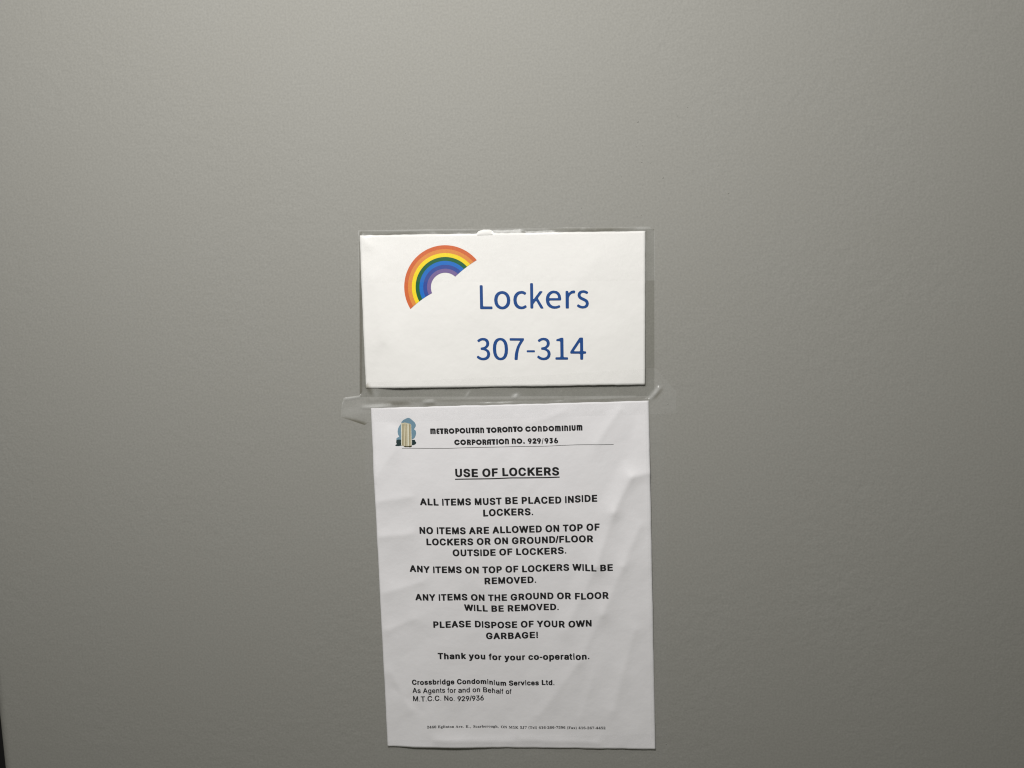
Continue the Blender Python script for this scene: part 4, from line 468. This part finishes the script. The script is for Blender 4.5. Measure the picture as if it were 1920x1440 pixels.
# ------------------------------------------------------------------ the setting: painted wall with its rounded left end, dark gap beside it
def build_wall():
    X0, X1, Y0, Y1, R, T = -337.4, 1300.0, -1400.0, 1100.0, 12.0, 45.0
    prof = [(X1, 0.0), (X0 + R, 0.0)]
    for i in range(1, 13):
        a = math.radians(90 * i / 12)
        prof.append((X0 + R - R * math.sin(a), -R + R * math.cos(a)))
    prof += [(X0, -T), (X1, -T)]
    v, f = [], []
    for x, h in prof:
        v += [P(x, Y0, h), P(x, Y1, h)]
    n = len(prof)
    for i in range(n - 1):
        f.append((2 * i, 2 * i + 1, 2 * i + 3, 2 * i + 2))
    smooth_n = len(f)
    # small lumps of paint standing on the surface
    for x, y, r in DATA['pimples']:
        b = len(v)
        rings, seg = 3, 9
        v.append(P(x, y, r * 0.55))
        for k in range(1, rings + 1):
            a = math.pi / 2 * k / rings
            for s in range(seg):
                t = math.tau * s / seg
                v.append(P(x + r * math.sin(a) * math.cos(t), y + r * math.sin(a) * math.sin(t), r * 0.58 * math.cos(a) - 0.03))
        for s in range(seg):
            f.append((b, b + 1 + s, b + 1 + (s + 1) % seg))
        for k in range(rings - 1):
            for s in range(seg):
                a0 = b + 1 + k * seg
                f.append((a0 + s, a0 + seg + s, a0 + seg + (s + 1) % seg, a0 + (s + 1) % seg))
    o = link('wall', v, f, WALL, smooth=True)
    tag(o, 'smooth grey painted wall behind the two taped papers', 'wall', kind='structure')
    bm = bmesh.new(); bm.from_mesh(o.data); bmesh.ops.recalc_face_normals(bm, faces=bm.faces)
    bm.to_mesh(o.data); bm.free()
    g = link('gap_shade_sheet', [P(-3000, Y0, -60), P(X1, Y0, -60), P(X1, Y1, -60), P(-3000, Y1, -60)], [(0, 1, 2, 3)], DARK)
    tag(g, 'dark gap beside the wall at its lower left end', 'gap', kind='structure')
build_wall()

# ------------------------------------------------------------------ paper sheets with real relief
RIDGE_GAIN = 1.9

class Sheet:
    def __init__(self, quad, ridges, noise, lift):
        self.q = [Vector(p) for p in quad]        # TL TR BR BL
        self.ridges, self.noise, self.lift = ridges, noise, lift
        tl, tr, br, bl = self.q
        self.w = (tr - tl).length
        self.h = (bl - tl).length
    def at(self, u, v):
        tl, tr, br, bl = self.q
        return (tl * (1 - u) + tr * u) * (1 - v) + (bl * (1 - u) + br * u) * v
    def uv(self, x, y):
        tl, tr, br, bl = self.q
        p = Vector((x, y)) - tl
        ex, ey = tr - tl, bl - tl
        u = p.dot(ex) / ex.length_squared
        v = p.dot(ey) / ey.length_squared
        for _ in range(3):
            d = Vector((x, y)) - self.at(u, v)
            u += d.dot(ex) / ex.length_squared
            v += d.dot(ey) / ey.length_squared
        return u, v
    def height(self, x, y):
        u, v = self.uv(x, y)
        z = self.lift(min(1.0, max(0.0, u)), min(1.0, max(0.0, v))) + self.noise(x, y)
        for x0, y0, x1, y1, s, a in self.ridges:
            dx, dy = x1 - x0, y1 - y0
            L2 = dx * dx + dy * dy
            t = ((x - x0) * dx + (y - y0) * dy) / L2
            tc = min(1, max(0, t))
            d2 = (x - x0 - tc * dx) ** 2 + (y - y0 - tc * dy) ** 2
            if d2 < 30 * s * s:
                # a crease: sharp along its line, flattening out to both sides
                z += RIDGE_GAIN * a * math.exp(-(math.sqrt(d2 + 0.8) - 0.9) / s)
        # soft floor: the sheet cannot go through the wall
        k = 0.35
        m = z - 0.3
        return 0.3 + (m if m > 6 * k else k * math.log1p(math.exp(m / k)))
    def build(self, name, mat, parent, nu, nv, jag):
        v, f = [], []
        T = 0.12
        for side in (0, 1):
            for j in range(nv + 1):
                for i in range(nu + 1):
                    u, w = i / nu, j / nv
                    p = self.at(u, w)
                    e = jag(p.x * 0.9, p.y * 1.1)
                    if j in (0, nv): p = p + Vector((0, e))
                    if i in (0, nu): p = p + Vector((e * .6, 0))
                    v.append(P(p.x, p.y, self.height(p.x, p.y) - side * T))
        K = (nu + 1) * (nv + 1)
        ix = lambda i, j, s=0: s * K + j * (nu + 1) + i
        for j in range(nv):
            for i in range(nu):
                f.append((ix(i, j), ix(i, j + 1), ix(i + 1, j + 1), ix(i + 1, j)))
                f.append((ix(i, j, 1), ix(i + 1, j, 1), ix(i + 1, j + 1, 1), ix(i, j + 1, 1)))
        ns = len(f)
        for i in range(nu):
            f.append((ix(i, 0), ix(i + 1, 0), ix(i + 1, 0, 1), ix(i, 0, 1)))
            f.append((ix(i, nv), ix(i, nv, 1), ix(i + 1, nv, 1), ix(i + 1, nv)))
        for j in range(nv):
            f.append((ix(0, j), ix(0, j, 1), ix(0, j + 1, 1), ix(0, j + 1)))
            f.append((ix(nu, j), ix(nu, j + 1), ix(nu, j + 1, 1), ix(nu, j, 1)))
        o = link(name, v, f, mat, parent)
        for k, p in enumerate(o.data.polygons):
            p.use_smooth = k < ns
        return o

def sign_lift(u, v):
    z = 0.6
    wave = 1.6 + 0.45 * math.sin(u * 9 + 1) + 0.22 * math.sin(u * 23)
    z += wave * v * sstep(0.0, 0.14, u) * (1.0 - 0.35 * sstep(0.75, 1.0, u))
    z += 0.5 * (1 - u) ** 4 * (1 - v) * v * 4 + 0.2 * u ** 4
    return z

def notice_lift(u, v):
    z = 0.55
    z += 0.5 * ((1 - u) ** 5 + u ** 5) * sstep(0.03, 0.2, v)
    z += (0.6 + 1.3 * sstep(0.03, 0.14, u) * sstep(0.46, 0.28, u)) * v ** 8
    return z

SIGN = Sheet(DATA['sign'], DATA['sign_relief'], Waves(11, [(60, .22), (25, .05)]), sign_lift)
NOTICE = Sheet(DATA['notice'], DATA['notice_relief'], Waves(5, [(80, .40), (34, .16), (14, .045)]), notice_lift)

# ------------------------------------------------------------------ printing: outlines laid on the sheets
HV = {  # advance, x0, y0, x1, y1 (thousandths of an em)
 'A': (722,20,0,702,718), 'B': (722,76,0,669,718), 'C': (722,44,-12,684,730), 'D': (722,76,0,685,718), 'E': (667,76,0,621,718), 'F': (611,76,0,587,718),
 'G': (778,44,-12,713,730), 'H': (722,71,0,651,718), 'I': (278,64,0,214,718), 'K': (722,87,0,722,718), 'L': (611,76,0,583,718), 'M': (833,69,0,765,718),
 'N': (722,69,0,654,718), 'O': (778,44,-12,734,730), 'P': (667,73,0,627,718), 'R': (722,76,0,677,718), 'S': (667,39,-12,629,730), 'T': (611,14,0,598,718),
 'U': (722,72,-12,651,718), 'V': (667,19,0,648,718), 'W': (944,6,0,938,718), 'Y': (667,15,0,653,718),
 'a': (556,29,-14,527,546), 'b': (611,61,-14,578,718), 'c': (556,34,-14,524,546), 'd': (611,34,-14,551,718), 'e': (556,23,-14,528,546), 'f': (333,10,0,318,727),
 'g': (611,40,-217,553,546), 'h': (611,65,0,546,718), 'i': (278,58,0,220,725), 'k': (556,69,0,562,718), 'l': (278,69,0,209,718), 'm': (889,64,0,826,546),
 'n': (611,65,0,546,546), 'o': (611,34,-14,578,546), 'p': (611,62,-207,578,546), 'r': (389,64,0,373,546), 's': (556,30,-14,519,546), 't': (333,10,-6,309,676),
 'u': (611,66,-14,545,532), 'v': (556,13,0,543,532), 'y': (556,10,-214,539,532), '.': (278,64,0,214,146), '/': (278,-20,-19,298,737), '!': (333,76,0,258,718),
 '-': (333,27,215,306,345), ' ': (278,)}
HR = dict(HV)
HR.update({'A': (667,14,0,654,718), 'B': (667,74,0,627,718), 'C': (722,44,-12,681,730), 'M': (833,73,0,761,718), 'N': (722,76,0,646,718), 'T': (611,14,0,597,718),
 'a': (556,36,-15,530,538), 'd': (556,35,-15,499,718), 'e': (556,40,-15,516,538), 'f': (278,14,0,262,728), 'g': (556,40,-220,499,538), 'h': (556,65,0,491,718),
 'l': (222,67,0,155,718), 'n': (556,65,0,491,538), 'o': (556,35,-14,521,538), 'r': (333,77,0,332,538), 's': (500,32,-15,464,538), 't': (278,14,-7,257,669),
 '.': (278,87,0,191,106), '/': (278,-17,-19,295,737), '9': (556,42,-19,514,703), '2': (556,26,0,507,703), '3': (556,34,-19,522,703), '6': (556,38,-19,518,703)})
SF = {c: (int(1000 * (b[2] + .03)) if c not in '.,' else 250, *[1000 * t for t in b]) for c, b in SERIF_BOX.items()}
SF[' '] = (230,)
FONTS = {'bold': (HV, 718.0), 'reg': (HR, 718.0), 'ser': (SF, 690.0)}

_cache = {}
def glyph(font, ch):
    k = (font, ch)
    if k not in _cache:
        loops = [[tuple(int(t) / 999.0 for t in p.split(',')) for p in s.split(' ')] for s in GLYPHS[font][ch].split(';')]
        flat = [p for lp in loops for p in lp]
        tris = tessellate_polygon([[Vector((x, y, 0)) for x, y in lp] for lp in loops])
        _cache[k] = (flat, [tuple(t) for t in tris])
    return _cache[k]

class Print:
    """collects printed shapes for one sheet into one mesh"""
    def __init__(self, sheet, rise=0.25):
        self.s, self.rise, self.v, self.f, self.m = sheet, rise, [], [], []
    def pt(self, x, y):
        self.v.append(P(x, y, self.s.height(x, y) + self.rise))
    def tri(self, flat, tris, slot=0):
        b = len(self.v)
        for x, y in flat:
            self.pt(x, y)
        for t in tris:
            a, c, d = (flat[i] for i in t)
            cr = (c[0] - a[0]) * (d[1] - a[1]) - (c[1] - a[1]) * (d[0] - a[0])
            if abs(cr) < 1e-9: continue
            self.f.append(tuple(b + i for i in (t if cr > 0 else t[::-1])))
            self.m.append(slot)
    def poly(self, pts, slot=0, step=1.6):
        bm = bmesh.new()
        bm.faces.new([bm.verts.new((x, y, 0)) for x, y in pts])
        bmesh.ops.triangulate(bm, faces=bm.faces[:])
        for axis in (0, 1):
            lo, hi = min(p[axis] for p in pts), max(p[axis] for p in pts)
            c = lo + step
            while c < hi:
                co = (c, 0, 0) if axis == 0 else (0, c, 0)
                no = (1, 0, 0) if axis == 0 else (0, 1, 0)
                bmesh.ops.bisect_plane(bm, geom=bm.verts[:] + bm.edges[:] + bm.faces[:], plane_co=co, plane_no=no)
                c += step
        bm.verts.index_update()
        b = len(self.v)
        for q in bm.verts:
            self.pt(q.co.x, q.co.y)
        for f in bm.faces:
            ids = tuple(b + q.index for q in f.verts)
            self.f.append(ids if f.normal.z > 0 else ids[::-1])
            self.m.append(slot)
        bm.free()
    def ribbon(self, pts, wd, slot=0):
        dense = []
        for a, c in zip(pts, pts[1:]):
            n = max(1, int(math.hypot(c[0] - a[0], c[1] - a[1]) / 3))
            dense += [(a[0] + (c[0] - a[0]) * k / n, a[1] + (c[1] - a[1]) * k / n) for k in range(n)]
        dense.append(tuple(pts[-1]))
        b = len(self.v)
        for x, y in dense:
            self.pt(x, y - wd / 2); self.pt(x, y + wd / 2)
        for k in range(len(dense) - 1):
            self.f.append((b + 2 * k, b + 2 * k + 2, b + 2 * k + 3, b + 2 * k + 1)); self.m.append(slot)
    def up(self, x, y):
        u, v = self.s.uv(x, y)
        d = self.s.at(u, 0) - self.s.at(u, 1)
        return d.normalized()
    def text(self, ln):
        met, capu = FONTS[ln['font']]
        t = ln['text']
        pen, items = 0.0, []
        for ch in t:
            m = met[ch]
            if ch != ' ': items.append((ch, pen + m[1], pen + m[3], m[2], m[4]))
            pen += m[0]
        lo, hi = items[0][1], items[-1][2]
        x0, x1 = ln['span']
        k = (x1 - x0) / (hi - lo)
        ky = ln['cap'] / capu
        base = ln['base']
        def by(x):
            if x <= base[0][0]: return base[0][1]
            for a, c in zip(base, base[1:]):
                if x <= c[0]:
                    q = (x - a[0]) / (c[0] - a[0])
                    return a[1] + (c[1] - a[1]) * q
            return base[-1][1]
        def bs(x): return (by(x - 1.6) + 2 * by(x) + by(x + 1.6)) / 4
        for ch, a, c, d, e in items:
            L, R = x0 + (a - lo) * k, x0 + (c - lo) * k
            mx = (L + R) / 2
            y0 = bs(mx)
            sl = (bs(mx + 1.8) - bs(mx - 1.8)) / 3.6
            up = self.up(mx, y0)
            flat, tris = glyph(ln['font'], ch)
            pts = []
            for gx, gy in flat:
                ox = L + gx * (R - L)
                h = (d + gy * (e - d)) * ky
                pts.append((ox + up.x * h, y0 + (ox - mx) * sl + up.y * h))
            self.tri(pts, tris)
    def boxed(self, font, items):
        for ch, x, y, dx, dy, h in items:
            up = self.up(x, y)
            flat, tris = glyph(font, ch)
            self.tri([(x + gx * dx + up.x * h * gy, y + gx * dy + up.y * h * gy) for gx, gy in flat], tris)
    def build(self, name, mats, parent, label=None):
        o = link(name, self.v, self.f, mats, parent, slots=self.m)
        if label: o['label'] = label
        return o

# ------------------------------------------------------------------ upper sign
sign = empty('lockers_sign', P(*SIGN.at(.5, 1)))
tag(sign, 'wide white sign with a rainbow arc and blue numbers 307-314', 'sign')
SIGN.build('paper', SIGN_PAPER, sign, 120, 66, Waves(21, [(22, .10), (7, .07)]))

def build_backing():
    pr = Sheet([DATA['sleeve'][1], DATA['sleeve'][2], DATA['sleeve'][4], DATA['sleeve'][5]], [], Waves(2, [(40, .04)]), lambda u, v: 0.0)
    nu, nv = 50, 30
    v, f, sl = [], [], []
    n = Waves(8, [(45, .05)])
    tl, tr, br, bl = pr.q
    for j in range(nv + 1):
        for i in range(nu + 1):
            # the left 2 mm are the folded edge, kept as narrow columns
            u = [0, .0045, .009][i] if i < 3 else .009 + (1 - .009) * (i - 2) / (nu - 2)
            w = j / nv
            p = pr.at(u, w)
            h = 0.18 + max(0, n(p.x, p.y)) + (0.55 if i == 1 else 0)
            v.append(P(p.x, p.y, min(h, .3) if i != 1 else h))
    for j in range(nv):
        for i in range(nu):
            a = j * (nu + 1) + i
            f.append((a, a + nu + 1, a + nu + 2, a + 1))
            sl.append(1 if i < 2 else 0)
    o = link('backing_sheet', v, f, [BACKING, SEAM_SHADE], sign, smooth=True, slots=sl)
    o['label'] = 'clear plastic backing sheet with a folded left edge'
build_backing()

def build_rainbow():
    R = DATA['rainbow']
    cols = [('orange_red', (0.60, 0.125, 0.032)), ('orange', (0.70, 0.25, 0.05)), ('yellow', (0.86, 0.66, 0.012)), ('green', (0.003, 0.105, 0.032)),
            ('bright_blue', (0.002, 0.14, 0.52)), ('deep_blue', (0.025, 0.06, 0.30)), ('violet', (0.165, 0.11, 0.29))]
    mats = [ink(c + '_ink', rgb) for c, rgb in cols]
    pr = Print(SIGN, 0.24)
    cx, cy = R['centre']
    edges = [R['outer'] + (R['inner'] - R['outer']) * k / 7 for k in range(8)]
    # the arc ends on a straight cut through both feet
    n = 72
    for s in range(7):
        b = len(pr.v)
        for k in range(n + 1):
            for r in (edges[s], edges[s + 1]):
                q = (r - R['inner']) / (R['outer'] - R['inner'])
                hi = R['right_end'][0] + (R['right_end'][1] - R['right_end'][0]) * q
                lo = R['left_end'][0] + (R['left_end'][1] - R['left_end'][0]) * q
                a = math.radians(hi + (lo - hi) * k / n)
                pr.pt(cx + r * math.cos(a), cy + r * math.sin(a))
        for k in range(n):
            pr.f.append((b + 2 * k, b + 2 * k + 2, b + 2 * k + 3, b + 2 * k + 1)); pr.m.append(s)
    return pr.build('rainbow', mats, sign, 'seven coloured rainbow arc tilted up to the right')
build_rainbow()
pr = Print(SIGN, 0.24); pr.boxed('cal', DATA['lockers']); pr.build('lettering', BLUE, sign, 'blue word Lockers')
pr = Print(SIGN, 0.24); pr.boxed('cal', DATA['numbers']); pr.build('lettering', BLUE, sign, 'blue numbers 307-314')

# ------------------------------------------------------------------ lower notice
notice = empty('lockers_notice', P(*NOTICE.at(.5, 1)))
tag(notice, 'tall creased white notice headed USE OF LOCKERS in black print', 'notice')
NOTICE.build('paper', NOTICE_PAPER, notice, 150, 195, Waves(22, [(25, .10), (8, .06)]))

em = Print(NOTICE, 0.18)
em.poly(DATA['cloud'])
emblem = em.build('emblem', [ink('grey_blue_ink', (0.16, 0.275, 0.36))], notice, 'small tower block emblem on a blue cloud')
tw = Print(NOTICE, 0.28)
tw.poly(DATA['tower'], 0)
tower = tw.build('tower', [ink('pale_stone_ink', (0.60, 0.55, 0.40))], emblem)
tl = Print(NOTICE, 0.34)
for q in DATA['tower_lines']: tl.poly(q, 0)
for q in DATA['tower_light']: tl.poly(q, 1)
tl.build('tower_windows', [ink('brown_ink', (0.27, 0.22, 0.11)), ink('cream_ink', (0.74, 0.74, 0.64))], emblem)
for key in ('bush_l', 'bush_r'):
    bp = Print(NOTICE, 0.24); bp.poly(DATA[key]); bp.build('bush', [ink('dark_green_ink', (0.012, 0.032, 0.034))], emblem)
bp = Print(NOTICE, 0.38); bp.poly(DATA['tower_base']); bp.build('tower_base', [ink('olive_ink', (0.05, 0.045, 0.015))], emblem)

pr = Print(NOTICE); pr.boxed('bau', DATA['letterhead']); pr.boxed('bau', DATA['letterhead2'])
pr.build('letterhead', BLACK, notice, 'two heavy rounded black lines of the corporation name')
pr = Print(NOTICE); pr.ribbon(DATA['rule'], 0.30); pr.build('rule_line', GREY_LINE, notice)
pr = Print(NOTICE)
for ln in LINES['heading']: pr.text(ln)
pr.ribbon(DATA['underline'], 0.80)
pr.build('heading', BLACK, notice, 'underlined heading USE OF LOCKERS')
for key, lab in (('p1', 'all items must be placed inside lockers'), ('p2', 'no items are allowed on top of lockers'), ('p3', 'any items on top of lockers will be removed'),
                 ('p4', 'any items on the ground or floor will be removed'), ('p5', 'please dispose of your own garbage')):
    pr = Print(NOTICE)
    for ln in LINES[key]: pr.text(ln)
    pr.build('paragraph', BLACK, notice, 'bold capitals: ' + lab)
pr = Print(NOTICE)
for ln in LINES['thanks']: pr.text(ln)
pr.build('closing_line', BLACK, notice)
pr = Print(NOTICE)
for ln in LINES['signature']: pr.text(ln)
pr.build('signature_block', BLACK, notice)
pr = Print(NOTICE)
for ln in LINES['address']: pr.text(ln)
pr.build('address_line', ink('faded_toner', (0.055, 0.055, 0.056)), notice)

# ------------------------------------------------------------------ clear tape
def under(x, y):
    h = 0.0
    for sh in (SIGN, NOTICE):
        u, v = sh.uv(x, y)
        if -0.004 <= u <= 1.004 and -0.004 <= v <= 1.004:
            h = max(h, sh.height(x, y))
    return h

def inside(pts, x, y):
    r = False
    n = len(pts)
    for i in range(n):
        x0, y0 = pts[i]; x1, y1 = pts[(i + 1) % n]
        if (y0 > y) != (y1 > y) and x < x0 + (y - y0) * (x1 - x0) / (y1 - y0):
            r = not r
    return r

def tape(poly, label, mat, step=2.2, extra=None, bridge=2.0, seed=1, clear=0.50, glints=(), shade_lines=(), air=0.0):
    """a film laid over whatever is below it, bridging the steps at paper edges"""
    xs = [p[0] for p in poly]; ys = [p[1] for p in poly]
    bm = bmesh.new()
    bm.faces.new([bm.verts.new((x, y, 0)) for x, y in poly])
    for axis, lo, hi in ((0, min(xs), max(xs)), (1, min(ys), max(ys))):
        n = int((hi - lo) / step)
        for k in range(1, n + 1):
            c = lo + (hi - lo) * k / (n + 1)
            co = (c, 0, 0) if axis == 0 else (0, c, 0)
            no = (1, 0, 0) if axis == 0 else (0, 1, 0)
            bmesh.ops.bisect_plane(bm, geom=bm.verts[:] + bm.edges[:] + bm.faces[:], plane_co=co, plane_no=no)
    bm.verts.index_update()
    w = Waves(seed, [(18, .05), (8, .02)])
    off = [(0, 0)] + [(bridge * r * math.cos(a * math.pi / 4), bridge * r * math.sin(a * math.pi / 4)) for r in (.6, 1) for a in range(0, 8, 2)]
    v = []
    for q in bm.verts:
        x, y = q.co.x, q.co.y
        here = under(x, y)
        avg = sum(under(x + a, y + b) for a, b in off) / len(off)
        h = max(here, avg) + clear + abs(w(x, y))
        if extra:
            for ex in extra:
                x0, y0, x1, y1, s, a = ex
                dx, dy = x1 - x0, y1 - y0
                t = min(1, max(0, ((x - x0) * dx + (y - y0) * dy) / (dx * dx + dy * dy)))
                d2 = (x - x0 - t * dx) ** 2 + (y - y0 - t * dy) ** 2
                h += a * math.exp(-d2 / (2 * s * s))
        v.append(P(x, y, h))
    f = [tuple(q.index for q in fc.verts) for fc in bm.faces]
    bm.free()
    def near(x, y, segs):
        best = 0.0
        for x0, y0, x1, y1, s, a in segs:
            dx, dy = x1 - x0, y1 - y0
            t = ((x - x0) * dx + (y - y0) * dy) / (dx * dx + dy * dy)
            tc = min(1, max(0, t))
            d = math.hypot(x - x0 - tc * dx, y - y0 - tc * dy)
            best = max(best, a * math.exp(-(d / s) ** 2) * (1 - 0.5 * abs(2 * tc - 1) ** 2))
        return best
    o = link('tape_strip', v, f, mat, smooth=True)
    mk = o.data.attributes.new('milk_glints', 'FLOAT', 'POINT')
    gr = o.data.attributes.new('shade_lines', 'FLOAT', 'POINT')
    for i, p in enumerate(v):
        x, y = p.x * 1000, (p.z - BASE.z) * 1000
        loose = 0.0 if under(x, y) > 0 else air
        mk.data[i].value = loose * (1 + 4 * w(x * .8, y * .8)) + near(x, y, glints)
        gr.data[i].value = near(x, y, shade_lines)
    tag(o, label, 'tape', 'strips of clear tape holding the papers')
    return o

tape(DATA['tape_top'], 'wide clear tape across the top of the rainbow sign', TAPE, step=1.6, extra=TAPE_TOP_FOLDS, seed=3, glints=TAPE_TOP_GLINTS, shade_lines=TAPE_TOP_SHADE, air=0.20)
tape(DATA['tape_mid'], 'crumpled clear tape bridging the gap between the two papers', TAPE_LOOSE, step=1.1, extra=TAPE_MID_FOLDS, seed=4, glints=TAPE_MID_GLINTS, shade_lines=TAPE_MID_SHADE, air=0.15)
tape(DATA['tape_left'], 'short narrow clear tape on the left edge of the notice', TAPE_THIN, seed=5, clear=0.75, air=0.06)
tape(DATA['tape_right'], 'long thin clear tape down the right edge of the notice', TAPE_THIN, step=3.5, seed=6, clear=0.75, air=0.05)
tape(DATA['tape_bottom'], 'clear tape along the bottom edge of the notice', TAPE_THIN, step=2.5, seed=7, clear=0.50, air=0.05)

# ------------------------------------------------------------------ white lump on the sign's top edge
def build_scrap():
    pts = [Vector(p) for p in DATA['scrap']]
    c = sum(pts, Vector((0, 0))) / len(pts)
    v = [P(c.x, c.y, 1.7)]
    rings = 5
    h0 = under(c.x, c.y - 2)
    for k in range(1, rings + 1):
        t = k / rings
        for p in pts:
            q = c + (p - c) * t
            v.append(P(q.x, q.y, 0.3 + 1.4 * math.sqrt(max(0, 1 - t * t))))
    n = len(pts)
    f = [(0, 1 + i, 1 + (i + 1) % n) for i in range(n)]
    for k in range(rings - 1):
        a = 1 + k * n
        f += [(a + i, a + n + i, a + n + (i + 1) % n, a + (i + 1) % n) for i in range(n)]
    o = link('paper_scrap', v, f, SIGN_PAPER, smooth=True)
    bm = bmesh.new(); bm.from_mesh(o.data); bmesh.ops.recalc_face_normals(bm, faces=bm.faces); bm.to_mesh(o.data); bm.free()
    tag(o, 'tiny white scrap stuck on the top edge of the rainbow sign', 'scrap')
build_scrap()
